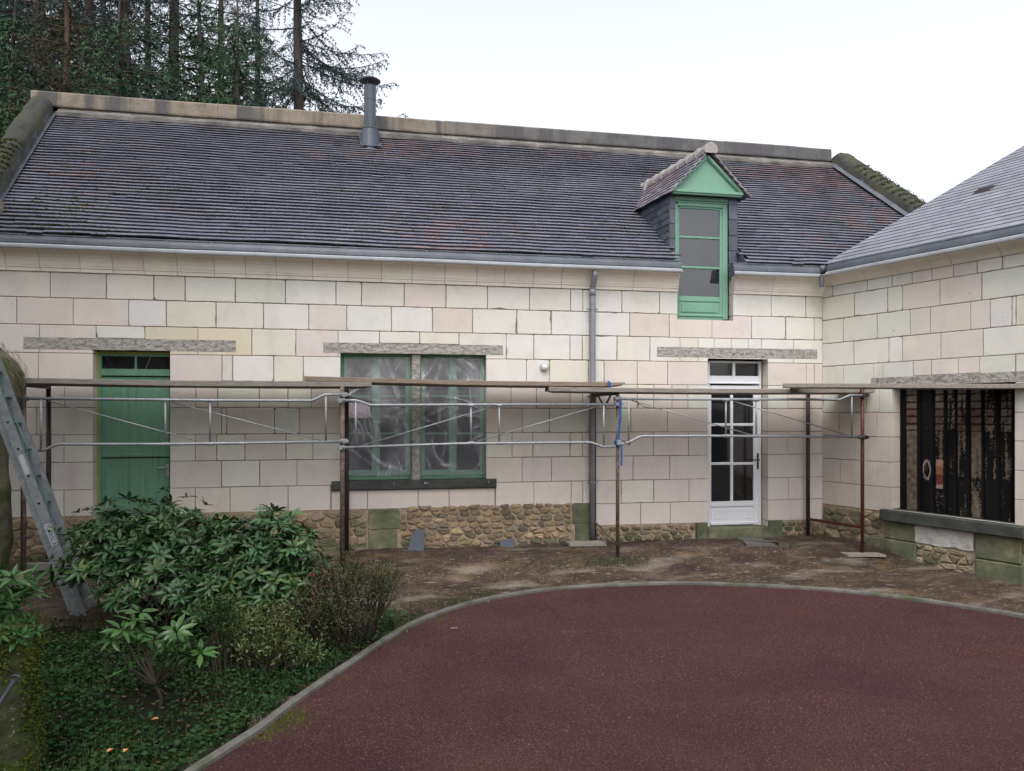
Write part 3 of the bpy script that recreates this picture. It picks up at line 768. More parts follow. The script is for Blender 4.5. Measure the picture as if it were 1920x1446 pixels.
# gable copings
def coping(P0, P1, wid, hgt, side, seed, name='gable_coping'):
    """P0 bottom, P1 top on the roof surface; rounded mossy stone lying outside"""
    mb = MB(); P0, P1 = V(P0), V(P1); d = (P1 - P0); L = d.length; d.normalize()
    out = V((-1, 0, 0)) if side < 0 else V((1, 0, 0))
    up = V((0, -SN, CS)); n = 26; m = 9; vs = []
    for i in range(n + 1):
        p = P0 + d * (L * i / n)
        for q in range(m):
            a = pi * q / (m - 1)
            e = .03 * NZ.noise(V((i * .5, q * .6, seed))) + .012 * NZ.noise(V((i * 1.7, q * 1.9, seed)))
            hh = -.25 if q in (0, m - 1) else hgt * (sin(a) ** .45) + e
            xx = wid * (.5 - .5 * cos(a)) + (e if q not in (0,) else 0)
            vs.append(p + out * xx + up * hh)
    mb.add(vs, [(i * m + q, (i + 1) * m + q, (i + 1) * m + q + 1, i * m + q + 1) for i in range(n) for q in range(m - 1)] + [tuple(range(m)), tuple(n * m + q for q in range(m - 1, -1, -1))])
    return obj(name, mb, M['coping'], house, smooth=True)
cl = coping(TR(RX0 - .04, .35, 0), TR(RX0 - .04, TLEN + .05, 0), .34, .25, -1, 3)
PRt, PRb = V(TR(RXR + .03, TLEN, 0)), V(TR(RXR + .03, .05, 0))
cr_ = coping(PRb, PRt + V((-.01, .05, .04)), .42, .27, 1, 8)
def moss_on(par, pts, n, seed, rad, mname='moss', smin=.015, smax=.05):
    mb = MB(); rg = random.Random(seed)
    for _ in range(n):
        c = V(rg.choice(pts)) + V((rg.gauss(0, rad), rg.gauss(0, rad), rg.gauss(0, rad * .6))); r = rg.uniform(smin, smax)
        vs = [c + V((cos(k * 1.257) * r, sin(k * 1.257) * r, -r * .5)) for k in range(5)] + [c + V((rg.uniform(-.3, .3) * r, rg.uniform(-.3, .3) * r, r * .6))]
        mb.add(vs, [(k, (k + 1) % 5, 5) for k in range(5)])
    return obj('moss_cushion', mb, M[mname], par)
def top_pts(o, zmin, zmax, lo=2, hi=6):
    L = V(house.location); return [V(v.co) + L for i, v in enumerate(o.data.vertices) if lo <= i % 9 <= hi and zmin < v.co.z + L.z < zmax]
moss_on(cl, top_pts(cl, 4.5, 5.4), 2400, 4, .022, 'moss', .004, .012)
moss_on(cr_, top_pts(cr_, 4.3, 6.2), 3600, 5, .022, 'moss', .004, .012)
# zinc verge flashings
mb = MB()
vsL = [(TR(RX0 - .055, t, n)) for t in (.0, TLEN + .02) for n in (.03, .12)] + [TR(RX0 + .02, t, .055) for t in (.0, TLEN + .02)]
mb.add(vsL, [(0, 2, 3, 1), (0, 4, 5, 2)])
q = [PRb, PRt]; off = V((-.06, -.02, 0)); upn = V((0, -SN, CS))
mb.add([q[0] + upn * .05 + off, q[1] + upn * .05 + off, q[1] + upn * .10 + V((.02, 0, 0)), q[0] + upn * .10 + V((.02, 0, 0)), q[1] + upn * .18 + V((.03, 0, 0)), q[0] + upn * .18 + V((.03, 0, 0))], [(0, 1, 2, 3), (3, 2, 4, 5)])
objs('verge_flashing', mb, M['zinc'], house)
# left kneeler stone with moss where the coping ends
def lump(name, c, r3, mname, parent=None, loc=None, seed=1, n=14, amp=.25, smooth=True):
    mb = MB(); vs = []; c = V(c)
    for i in range(n + 1):
        for j in range(2 * n):
            a = pi * i / n; b = pi * j / n
            d = V((sin(a) * cos(b), sin(a) * sin(b), cos(a)))
            k = 1 + amp * NZ.noise(d * 1.6 + V((seed, 0, 0))) + amp * .5 * NZ.noise(d * 4 + V((0, seed, 0))) + amp * .25 * NZ.noise(d * 9 + V((0, seed, 0)))
            vs.append(c + V((d.x * r3[0], d.y * r3[1], d.z * r3[2])) * k)
    m = 2 * n
    mb.add(vs, [(i * m + j, (i + 1) * m + j, (i + 1) * m + (j + 1) % m, i * m + (j + 1) % m) for i in range(n) for j in range(m)])
    return obj(name, mb, M[mname], parent, loc, smooth)
lump('kneeler_stone', (RX0 - .20, 9.98, 4.16), (.22, .36, .30), 'rock', house, seed=5)

# gutter along the eaves, with its bright zinc drip and soldered joints
def gutter(mb, T0, s0, s1, ze, seed):
    T = lambda s, o, z: T0(s, o - .08, z)
    n = max(4, int((s1 - s0) / .3)); rg = random.Random(seed)
    def wz(s): return .006 * NZ.noise(V((s * .7, seed, 0)))
    def sw(P, mi):
        vs = []; m = len(P)
        for i in range(n + 1):
            s = s0 + (s1 - s0) * i / n
            for (o, z) in P: vs.append(T(s, o, ze + z + wz(s)))
        mb.add(vs, [(i * m + q, (i + 1) * m + q, (i + 1) * m + q + 1, i * m + q + 1) for i in range(n) for q in range(m - 1)], mi)
    sw([(.285, -.004), (.31, -.004), (.322, .002), (.326, .014), (.326, .036), (.318, .046), (.30, .048)], 1)
    bead = [(.262 + .016 * cos(t), .158 + .016 * sin(t)) for t in [2 * pi * k / 8 for k in range(9)]]
    sw([(.30, .046), (.305, .065), (.300, .10), (.287, .135), (.272, .15)], 0); sw(bead, 0)
    sw([(.262, .145), (.21, .10), (.16, .12), (.13, .17)], 0)
    # end caps and joint bands
    for s in (s0, s1):
        mb.add([T(s, .305, ze + .05), T(s, .30, ze + .10), T(s, .262, ze + .17), T(s, .16, ze + .17), T(s, .16, ze + .05)], [(0, 1, 2, 3, 4)], 0)
    s = s0 + rg.uniform(.2, .5)
    while s < s1 - .1:
        P = [(.303, .05), (.309, .066), (.304, .10), (.291, .135), (.284, .16), (.262, .178)]
        vs = [T(s + d, o, ze + z + wz(s)) for d in (-.008, .008) for (o, z) in P]
        mb.add(vs, [(q, 6 + q, 7 + q, q + 1) for q in range(5)], 0)
        s += rg.uniform(.42, .62)
mb = MB(); gutter(mb, TM, X0, XY(1278, 9.68), 3.63, 1)
g1 = obj('gutter', mb, [M['zinc'], M['zincnew']], house)
mb = MB(); gutter(mb, TM, XY(1376, 9.68), XY(1538, 9.68), 3.63, 2)
g1 = obj('gutter', mb, [M['zinc'], M['zincnew']], house)
mb = MB(); xx = DX1 + .012; mb.add([(xx, 9.71, 3.66), (xx, 9.71, 3.81), (xx, 9.78, 3.88), (xx, YD, 4.035), (xx, YD, 3.64), (xx + .01, 9.71, 3.66), (xx + .01, 9.71, 3.81), (xx + .01, 9.78, 3.88), (xx + .01, YD, 4.035), (xx + .01, YD, 3.64)], [(0, 4, 3, 2, 1), (5, 6, 7, 8, 9), (0, 1, 6, 5), (1, 2, 7, 6), (2, 3, 8, 7)]); obj('valley_flashing', mb, M['cheekslate'], house)
# downpipe
mb = MB(); PO = .075
mb.tube([TM(PIPE, .18, 3.62), TM(PIPE, .17, 3.56), TM(PIPE, .12, 3.46), TM(PIPE, PO, 3.38), TM(PIPE, PO, 3.3), TM(PIPE, PO, 1.6), TM(PIPE, PO, 0.02)], .040, 14)
mb.tube([TM(PIPE, PO, 3.40), TM(PIPE, PO, 3.30)], .045, 14)
dp = obj('downpipe', mb, M['pipe'], house, smooth=True)
for z in (3.12, 1.95, .8):
    mb = MB(); mb.tube([TM(PIPE, PO, z - .012), TM(PIPE, PO, z + .012)], .047, 14); mb.tbox(TM, PIPE - .075, PIPE + .075, PO - .01, PO + .01, z - .01, z + .01)
    obj('bracket', mb, M['pipe'], dp)
mb = MB(); mb.box(X0, PIPE, YW + .012, YW + .02, 3.3, 3.31)

# flue
FX, FY = XY(694, 12.55), 12.55; zrf = EZ + .8 * (FY - EY)
mb = MB(); zt_ = ZY(694, 160, FY); FRD = .094
mb.lathe((FX, FY, 0), [(FRD, zrf - .2), (FRD, zt_ - .26), (FRD + .004, zt_ - .255), (FRD + .004, zt_ - .02), (.075, zt_)], 24)
fl = obj('flue', mb, M['flue'], house, smooth=False)
mb = MB(); zc = ZY(694, 243, FY)
mb.lathe((FX, FY, 0), [(.185, zrf - .16), (.135, zc - .02), (.14, zc), (.12, zc + .02), (FRD + .002, zc + .03)], 24); obj('collar', mb, M['flue'], fl)
mb = MB(); zk = ZY(694, 152, FY)
mb.lathe((FX, FY, 0), [(.165, zk - .012), (.17, zk), (.115, zk + .035), (.045, zk + .05), (.0, zk + .052)], 24)
for k in range(3): mb.tube([(FX + .08 * cos(k * 2.1), FY + .08 * sin(k * 2.1), zt_ - .05), (FX + .09 * cos(k * 2.1), FY + .09 * sin(k * 2.1), zk)], .006, 6)
obj('cap', mb, M['flue'], fl)
mb = MB(); tf = (FY - EY) / CS; sx_ = FX + SHR * (FY - EY)
mb.add([TR(sx_ - .17, tf - .19, .062), TR(sx_ + .17, tf - .19, .062), TR(sx_ + .15, TLEN, .062), TR(sx_ - .15, TLEN, .062)], [(0, 1, 2, 3)]); obj('flue_flashing', mb, M['flue'], fl)

# ------------------------------------------------------------------ dormer
def TD(x, y, z): return (x - SK * (y - YD), y, z)     # axis skewed like the end gable
dm = MB()
zE = ZY(1256, 359, YD); zA = ZY(1320, 296, YD); xm = (DX0 + DX1) / 2
def roofY(z): return EY + (z - EZ) / .8
FR = 10.0
# structural front (recess sides) + cheeks
dm.add([TD(DX0 + .02, YD + .14, 3.0), TD(DX1 - .02, YD + .14, 3.0), TD(DX1 - .02, YD + .14, zE), TD(DX0 + .02, YD + .14, zE)], [(0, 1, 2, 3)])
dorm = obj('dormer', dm, M['black'], house)
mb = MB(); rng = random.Random(31)
for side in (0, 1):
    x = DX0 if side == 0 else DX1; sg = -1 if side == 0 else 1
    zz = 3.98; row = 0
    while zz < zE:
        y = YD - .01 + (.05 if row % 2 else 0) - .11; hh = .115
        while y < roofY(zE) + .1:
            y0, y1 = max(y, YD), y + .145; y += .15
            if y1 - y0 < .02 or roofY(zz + hh) < y0 - .05: continue
            z1 = min(zz + hh + .02, zE + .02); bt = .014 + rng.uniform(0, .004)
            drop = rng.uniform(-.006, .006)
            # scale shaped slate: lower edge pointed toward the back
            P = [(y0, zz + drop), (y1 - .03, zz + drop - .004), (y1, zz + drop + .03), (y1, z1), (y0, z1)]
            A = [TD(x + sg * (bt if i < 3 else .003), p[0], p[1]) for i, p in enumerate(P)]; Bk = [TD(x - sg * .004, p[0], p[1]) for p in P]
            dir_ = (lambda f: f) if side else (lambda f: tuple(reversed(f)))
            mb.add(A + Bk, [dir_((0, 1, 2, 3, 4))] + [dir_((i, 5 + i, 5 + (i + 1) % 5, (i + 1) % 5)) for i in range(5)])
        zz += hh * .82; row += 1
    mb.add([TD(x, YD, 3.95), TD(x, roofY(zE) + .2, 3.95), TD(x, roofY(zE) + .2, zE), TD(x, YD, zE)], [(0, 1, 2, 3)])
    obj('slate_cheek', mb, M['cheekslate'], dorm); mb = MB()
# slate strips beside the window on the front
mb = MB()
wl, wr = XY(1266, YD), XY(1366, YD)
for (a, b) in ((DX0 - .005, wl), (wr, DX1 + .005)):
    z = 3.60 if a > xm else 3.93
    while z < zE - .01:
        z1 = min(z + rng.uniform(.20, .23), zE); bt = .012
        mb.add([(a, YD - bt, z), (b, YD - bt, z), (b, YD - .003, z1 + .01), (a, YD - .003, z1 + .01), (a, YD + .02, z), (b, YD + .02, z)], [(0, 1, 2, 3), (4, 5, 1, 0)]); z = z1
zh = ZY(1320, 368, YD)
mb.add([(wl, YD - .008, zh), (wr, YD - .008, zh), (wr, YD - .004, zE), (wl, YD - .004, zE)], [(0, 1, 2, 3)])
obj('slate_facing', mb, M['cheekslate'], dorm)
# gable panel with moulded edge
mb = MB()
gx0, gx1 = DX0 - .0, DX1 + .03; gy = YD - .10; xa = XY(1320, YD)
def tri(mb, x0, x1, xa, z0, za, y0, y1):
    v = [(x0, y0, z0), (x1, y0, z0), (xa, y0, za), (x0, y1, z0), (x1, y1, z0), (xa, y1, za)]
    mb.add(v, [(0, 1, 2), (5, 4, 3), (0, 3, 4, 1), (1, 4, 5, 2), (2, 5, 3, 0)])
tri(mb, gx0 + .02, gx1 - .02, xa, zE - .01, zA, gy + .02, YD)
for (w0, y_) in ((.055, gy - .005), (.03, gy - .018)):
    for (xa0, xb0) in ((gx0, xa), (gx1, xa)):
        mb.beam((xa0, y_ + .015, zE), (xb0, y_ + .015, zA - .01), .03, w0)
mb.beam((gx0 - .01, gy, zE - .012), (gx1 + .01, gy, zE - .012), .05, .035); mb.beam((gx0, gy + .02, zE - .04), (gx1, gy + .02, zE - .04), .05, .025)
obj('gable_panel', mb, M['palegreen'], dorm)
# dormer roof tiles
mb = MB(); rng = random.Random(12)
yf = gy - .06; ybk = roofY(zA) + .15
for side in (0, 1):
    xe = gx0 - .06 if side == 0 else gx1 + .06; ze = zE - .055; ax, az = xa, zA + .055
    L = sqrt((ax - xe) ** 2 + (az - ze) ** 2); ux, uz = (ax - xe) / L, (az - ze) / L; nx, nz = (-uz, ux) if side == 0 else (uz, -ux)
    if nz < 0: nx, nz = -nx, -nz
    rows_ = 8; e = L / rows_
    for r_ in range(rows_):
        y = yf + (-.06 if r_ % 2 else 0)
        while y < ybk:
            y0, y1 = max(y, yf) + .001, y + .14; y += .142
            t0 = r_ * e - .015 + rng.gauss(0, .003); t1 = t0 + e + .03
            v = rng.uniform(.9, 1.35); mb.tint = (1.5 * v, 1.12 * v, 1.05 * v) if side == 1 or rng.random() < .4 else (1.5 * v, 1.4 * v, 1.3 * v)
            def q(t, y_, h): return TD(xe + ux * t + nx * h, y_, ze + uz * t + nz * h)
            h0, h1 = .03 + rng.uniform(0, .006), .008
            vs = [q(t0, y0, h0 - .016), q(t0, y1, h0 - .016), q(t0, y1, h0), q(t0, y0, h0), q(t1, y0, h1), q(t1, y1, h1), q(t1, y0, h1 - .016), q(t1, y1, h1 - .016)]
            mb.add(vs, [(0, 1, 2, 3), (3, 2, 5, 4), (0, 3, 4, 6), (1, 7, 5, 2), (0, 6, 7, 1)])
    mb.tint = (1, 1, 1)
    mb.add([TD(xe, yf, ze), TD(xe, ybk, ze), TD(ax, ybk, az), TD(ax, yf, az)], [(0, 1, 2, 3)])
dr = obj('dormer_roof', mb, M['tile'], dorm)
# ridge tiles bedded in pale mortar
mb = MB(); y = yf - .02; rng = random.Random(14)
while y < ybk:
    L = .30; r0 = .085; n = 8; vs = []
    for (yy, rr) in ((y, r0 + .014), (y + .10, r0 + .003), (y + L, r0 - .008)):
        for k in range(n + 1):
            a = pi * (-.15 + 1.3 * k / n); e = .007 * NZ.noise(V((k, yy * 9, 3)))
            vs.append(TD(xa + (rr + e) * cos(a), yy, zA + .06 + (rr + e) * sin(a) * 1.05))
    m = n + 1
    mb.add(vs, [(i * m + k, i * m + k + 1, (i + 1) * m + k + 1, (i + 1) * m + k) for i in range(2) for k in range(n)] + [tuple(range(m))]); y += .245
M['ridgetile'] = mat('lichened ridge tile', [(.24, .22, .215), (.36, .335, .325), (.29, .265, .25)], 9, .9, bump=1)
obj('ridge_tile', mb, M['ridgetile'], dorm)
mb = MB(); mb.box(4.36, 4.52, 11.46, 11.50, 5.15, 5.36); obj('valley_slate', mb, M['ridgetile'], dorm)
# dormer window
def frame_rects(mb, Yf, rects, dep=.05, bev=.006, mi=0):
    for (p0, p1, q0, q1) in rects:
        x0, x1 = XY(p0, Yf), XY(p1, Yf); pm = (p0 + p1) / 2
        z1, z0 = ZY(pm, q0, Yf), ZY(pm, q1, Yf)
        mb.tbox(lambda s, o, z: (s, Yf - o, z), x0, x1, -dep, 0, z0, z1, mi, bev)
mb = MB()
frame_rects(mb, FR - .02, [(1262, 1369, 369, 377)], .05); frame_rects(mb, FR - .012, [(1264, 1367, 378, 381)], .05)
frame_rects(mb, FR, [(1265, 1271, 381, 600), (1355, 1365, 381, 600), (1271, 1355, 381, 388), (1271, 1355, 594, 601)])
frame_rects(mb, FR + .018, [(1271, 1273.5, 388, 594), (1349.5, 1355, 388, 594), (1273.5, 1349.5, 388, 392), (1273.5, 1349.5, 443.5, 447.5), (1273.5, 1349.5, 500, 504), (1273.5, 1349.5, 556, 566), (1273.5, 1349.5, 588, 594)], .04)
frame_rects(mb, FR + .028, [(1273.5, 1349.5, 566, 588)], .03)
frame_rects(mb, FR + .018, [(1278, 1346, 569, 586)], .01)
frame_rects(mb, FR - .012, [(1271, 1356, 590, 594)], .04)
cw = obj('dormer_window', mb, M['palegreen'], dorm)
mb = MB(); frame_rects(mb, FR + .035, [(1273, 1350, 392, 443.5), (1273, 1350, 447.5, 500), (1273, 1350, 504, 556)], .006, 0)
M['glassup'] = mat('window glass', [(.02, .022, .028), (.03, .032, .04)], 2, .03, .9)
M['glassup'].node_tree.nodes['Principled BSDF'].inputs['IOR'].default_value = 1.52
pane = obj('pane', mb, M['glassup'], None)
pane.parent = dorm; L_ = house.location
pane.data.transform(__import__('mathutils').Matrix.Translation(-L_))

# ------------------------------------------------------------------ plank door (left)
YF = 10.04
mb = MB()
frame_rects(mb, YF - .0, [(185, 190, 664, 1010), (190, 318, 664, 668.5), (190, 318, 692, 705)], .08)
frame_rects(mb, YF, [(252, 256, 668.5, 692)], .06)
frame_rects(mb, YF + .03, [(190, 318, 707, 858), (190, 318, 859.5, 1012)], .04, .004)
frame_rects(mb, YF + .012, [(190, 318, 851, 857)], .02, .006)
x0, x1 = XY(190, YF + .03), XY(318, YF + .03)
pd = obj('plank_door', mb, M['green'], house)
mb = MB(); frame_rects(mb, YF - .004, [(179, 185.5, 660, 1012)], .09); frame_rects(mb, YF + .0, [(185.5, 318, 659, 664)], .09); obj('door_frame', mb, M['ygreen'], pd)
mb = MB(); frame_rects(mb, YF + .03, [(190, 252, 668, 692), (256, 318, 668, 692)], .006, 0); obj('pane', mb, M['glass'], pd)
mb = MB(); hz = ZY(305, 877, YF); hx = XY(309, YF)
mb.tube([(hx + .03, YF, hz), (hx + .03, YF - .05, hz), (hx - .07, YF - .055, hz + .004)], .008, 8); mb.box(hx + .015, hx + .05, YF - .004, YF + .03, hz - .1, hz + .04)
obj('handle', mb, M['zincnew'], pd)
mb = MB()
for py in (800, 830): mb.tube([onY(189, py - 5, YF - .01), onY(189, py + 5, YF - .01)], .009, 8)
objs('hinge', mb, M['green'], pd)
mb = MB(); mb.beam(onY(274, 691, YF + .012), onY(284, 666, YF + .012), .006, .018, up=V((0, 1, 0))); obj('wood_slip', mb, M['wood'], pd)

# ------------------------------------------------------------------ double window with stone mullion
mb = MB()
frame_rects(mb, YF, [(636, 643, 660, 900), (766, 773, 660, 900), (643, 766, 660, 668), (643, 766, 890, 900)], .07)
frame_rects(mb, YF, [(787, 792, 660, 900), (905, 912, 660, 900), (792, 905, 660, 668), (792, 905, 889, 898)], .07)
frame_rects(mb, YF + .015, [(643, 648, 668, 889), (697, 712, 668, 889), (760, 766, 668, 889), (648, 697, 882, 889), (712, 760, 882, 889), (648, 697, 668, 673), (712, 760, 668, 673)], .05)
frame_rects(mb, YF + .015, [(792, 796, 668, 889), (842, 856, 668, 889), (900, 905, 668, 889), (796, 842, 881, 888), (856, 900, 881, 888), (796, 842, 668, 673), (856, 900, 668, 673)], .05)
frame_rects(mb, YF + .022, [(a, b, q - 1.6, q + 1.6) for (a, b) in ((648, 697), (712, 760), (796, 842), (856, 900)) for q in (743, 813)], .03, .003)
frame_rects(mb, YF - .02, [(640, 772, 887, 892), (788, 910, 886, 891)], .05)
dw = obj('double_window', mb, M['green'], house)
mb = MB(); frame_rects(mb, YF + .045, [(647, 698, 672, 883), (711, 761, 672, 883), (795, 843, 672, 883), (855, 901, 672, 883)], .006, 0); obj('pane', mb, M['glass'], dw)
mb = MB(); frame_rects(mb, YW + .045, [(772, 788.5, 663.5, 901)], .2, .012); obj('mullion', mb, M['lintel'], dw)
# plastic film
def film(name, p0, p1, q0, q1, seed, label):
    mb = MB(); n, m = 110, 130; vs = []; tn = []
    Yp = YF - .035; rg = random.Random(seed); asp = 1.75
    folds = []
    for _ in range(30):
        ang = rg.choice((rg.gauss(1.57, .35), rg.gauss(1.2, .5), rg.uniform(0, 3.1))); folds.append((rg.random(), rg.random() * asp, cos(ang), sin(ang), rg.uniform(.10, .5), rg.uniform(.008, .035), rg.uniform(.3, 1), rg.uniform(-1.2, 1.2)))
    for j in range(m + 1):
        for i in range(n + 1):
            u, v = i / n, j / m
            p = onY(p0 + (p1 - p0) * u, q0 + (q1 - q0) * v, Yp)
            f = .014 * NZ.noise(V((u * 4 + v * .8, v * 2.2, seed))) + .006 * NZ.noise(V((u * 13 - v * 3, v * 8, seed + 3))); op = .13 + .34 * max(0, NZ.noise(V((u * 2.6, v * 3, seed + 9))) + .12)
            for (fu, fv, cx, cy, ln, wd, am, cv) in folds:
                dx, dy = u - fu, v * asp - fv; al = dx * cx + dy * cy
                if abs(al) > ln: continue
                pr = -dx * cy + dy * cx - cv * al * al; g = math.exp(-(pr / wd) ** 2) * (1 - (al / ln) ** 2)
                f += .014 * am * g; op += .42 * am * g * (.6 + .8 * NZ.noise(V((al * 14, fu * 40, seed))))
            e = sst(0, .05, u) * sst(1, .95, u); f *= e
            vs.append((p.x + .006 * NZ.noise(V((v * 6, u, seed))), p.y - abs(f) * 1.3, p.z + (.012 * NZ.noise(V((u * 5, 1, seed))) if j in (0, m) else 0)))
            o_ = max(.03, min(.9, op)); tn.append((o_, o_, o_))
    k = n + 1
    mb.add(vs, [(j * k + i, (j + 1) * k + i, (j + 1) * k + i + 1, j * k + i + 1) for j in range(m) for i in range(n)]); mb.t = tn
    o = obj(name, mb, M['plastic'], None, (vs[0][0], YF, 1.0), True); tag(o, label, 'plastic sheet', 'plastic sheets over the green window')
film('plastic_sheet', 646, 769, 670, 893, 3, 'crumpled clear plastic sheet over the window half left of the stone mullion')
film('plastic_sheet', 790, 908, 671, 893, 9, 'crumpled clear plastic sheet over the window half right of the stone mullion')
mb = MB(); frame_rects(mb, YF - .012, [(653, 694, 756, 784)], .003, 0); o = obj('paper_notice', mb, M['paper'], None, onY(673, 784, YF)); tag(o, 'pinkish white paper notice behind plastic in the green window', 'notice')

# ------------------------------------------------------------------ glazed white door
YG = 10.06
mb = MB()
frame_rects(mb, YG, [(1327, 1331.5, 677, 988), (1423, 1428, 677, 988), (1331.5, 1423, 677, 681), (1331.5, 1423, 705, 718), (1374, 1379, 681, 705)], .07)
frame_rects(mb, YG - .014, [(1329, 1426, 717, 720)], .05)
df = obj('glazed_door', mb, M['white'], house)
mb = MB()
frame_rects(mb, YG + .012, [(1331.5, 1334, 723, 985), (1413, 1423, 723, 985), (1334, 1413, 723, 734), (1334, 1413, 940, 950), (1334, 1413, 978, 985), (1370, 1375, 734, 940), (1334, 1370, 794, 799), (1375, 1413, 794, 799), (1334, 1370, 867, 872), (1375, 1413, 867, 872)], .05)
frame_rects(mb, YG + .03, [(1334, 1413, 950, 978)], .03); frame_rects(mb, YG + .022, [(1340, 1408, 955, 974)], .01)
frame_rects(mb, YG - .006, [(1333, 1421, 979, 984)], .03)
obj('door_leaf', mb, M['white'], df)
mb = MB(); frame_rects(mb, YG + .034, [(1331, 1374, 681, 705), (1379, 1423, 681, 705), (1334, 1370, 734, 794), (1375, 1413, 734, 794), (1334, 1370, 799, 867), (1375, 1413, 799, 867), (1334, 1370, 872, 940), (1375, 1413, 872, 940)], .006, 0)
obj('pane', mb, M['glass'], df)
mb = MB(); frame_rects(mb, YG + .004, [(1419.5, 1423, 850, 880)], .01); p = onY(1421, 862, YG); mb.tube([p, p + V((0, -.05, 0)), p + V((-.10, -.055, 0))], .008, 8)
obj('handle', mb, M['darksteel'], df)
mb = MB(); frame_rects(mb, YG - .0, [(1341, 1341.8, 690, 690.8), (1412, 1412.8, 690, 690.8)], .002, 0)

# wall lamp
lp = onY(1020, 689, YW); wlp = root('wall_lamp', (lp.x, YW, lp.z), 'small round chrome bulkhead lamp fixed on the pale wall', 'lamp')
mb = MB(); ax = [(0.0, .056), (.02, .056), (.028, .05)]
def ylathe(mb, c, prof, n=18):   # prof: (out, radius)
    vs = []; k = len(prof)
    for (o, r) in prof:
        for q in range(n): vs.append((c[0] + r * cos(2 * pi * q / n), c[1] - o, c[2] + r * sin(2 * pi * q / n)))
    mb.add(vs, [(i * n + q, i * n + (q + 1) % n, (i + 1) * n + (q + 1) % n, (i + 1) * n + q) for i in range(k - 1) for q in range(n)] + [tuple((k - 1) * n + q for q in range(n))])
ylathe(mb, (lp.x, YW, lp.z), [(0, .058), (.022, .058), (.032, .052), (.034, .044)]); obj('lamp_base', mb, M['zincnew'], wlp)
mb = MB(); ylathe(mb, (lp.x, YW, lp.z), [(.03, .044), (.06, .038), (.075, .022), (.08, .004)]); obj('lamp_dome', mb, M['lampglass'], wlp, smooth=True)

# ------------------------------------------------------------------ the wing
wing = root('stone_outbuilding', TW(1.6, 0, 0), 'pale stone outbuilding with new grey slate roof joining the house at an angle', 'outbuilding')
wz = [3.53, 3.38, 3.055, 2.72, 2.395, 2.06, 1.738, 1.413, 1.083, .753, .43]
a7 = lambda L: [sW(1520 + x * .2212) for x in L]; a8 = lambda L: [sW(1300 + x * .2212) for x in L]
WJ = [a7([185, 478, 690, 860, 1027, 1210, 1410, 1625]), a7([370, 650, 777, 1095, 1448]), a7([275, 562, 843, 1012, 1355, 1520, 1705, 1738]), a7([365, 662, 775, 1102, 1460]), a7([278, 535, 613, 868, 1022, 1250, 1432, 1740]),
      a8([1463, 1575]), a8([1238, 1550]), a8([1370]), a8([1243, 1513]), a8([1368])]
wop = (sW(1671.6), sW(1903), .47, 2.08)
wlin = (sW(1633), 3.6, 2.08, zW(1633, 709))
SE = 7.0
for j in WJ: 
    e = j[-1]; rg = random.Random(len(j)); 
    if e < 2.62: e = 2.62; j.append(e) if e > wop[1] else None
    while e < SE: e += rg.uniform(.4, .75); j.append(e)
def tintW(s, z, rng):
    r = rng.random()
    if z < 1.75: return (PINK, False) if r < .9 else (CREAM, True)
    if 1.3 < s < 2.25 and z > 2.0: return PINK, False
    return (GREENY, True) if r < .45 else (CREAM, True) if r < .75 else (WHITE, True)
sill_w = (sW(1648, .12), sW(1919, .12), .325, .465)
wh = [wop, wlin, (sW(1655), sW(1915), .0, .45)]
mb = MB(); rng = random.Random(41)
lay(mb, TW, [(wz[i], wz[i + 1], WJ[i]) for i in range(10)], 0.004, SE, wh, tintW, rng)
backing(mb, TW, (0.0, SE, .42, 3.54), wh, -.009, 1)
rng = random.Random(2)
jamb(wop[0], True, wop[2], wop[3], .22, T=TW, zlines=wz); jamb(wop[1], False, wop[2], wop[3], .22, T=TW, zlines=wz)
mb.tint = CREAM
mb.box8([TW(0.3, -4.0, 0), TW(SE, -4.0, 0), TW(SE, -3.7, 0), TW(0.3, -3.7, 0), TW(0.3, -4.0, 3.6), TW(SE, -4.0, 3.6), TW(SE, -3.7, 3.6), TW(0.3, -3.7, 3.6)])
mb.box8([TW(SE - .3, -4.0, 0), TW(SE, -4.0, 0), TW(SE, -.02, 0), TW(SE - .3, -.02, 0), TW(SE - .3, -4.0, 3.6), TW(SE, -4.0, 3.6), TW(SE, -.02, 3.6), TW(SE - .3, -.02, 3.6)])
obj('wall', mb, [M['stone'], M['joint']], wing)
# rubble
mb = MB(); rng = random.Random(17)
rubble(mb, TW, 0.0, sW(1652), -.12, .415, rng, .07, .13, [(.33, .27, .18), (.26, .22, .15), (.36, .31, .22), (.22, .19, .13), (.18, .17, .12)])
rubble(mb, TW, sW(1717), sW(1827), -.25, .08, rng, .05, .10, [(.36, .31, .21), (.30, .26, .17), (.40, .35, .25)])
rubble(mb, TW, sW(1917), SE, -.25, .415, rng, .07, .13, OCHRE)
mb.tint = (1, 1, 1); mb.add([TW(0, -.005, -.4), TW(SE, -.005, -.4), TW(SE, -.005, .435), TW(0, -.005, .435)], [(0, 1, 2, 3)], 1)
obj('rubble_plinth', mb, [M['rubble'], M['mortar']], wing)
mb = MB(); rng = random.Random(7)
for (p0, p1, z0, z1, o) in ((1658, 1716, .085, .325, .03), (1622, 1716, -.3, .078, .05), (1828, 1914, .02, .325, .03), (1828, 1918, -.4, .012, .045)):
    a, b = sW(p0, o), sW(p1, o); mb.tbox(TW, a, b, -.05, o, z0, z1, 0, .012)
objs('plinth_block', mb, M['greenstone'], wing)
mb = MB(); a, b = sW(1717), sW(1827); n, m = 30, 12; vs = []
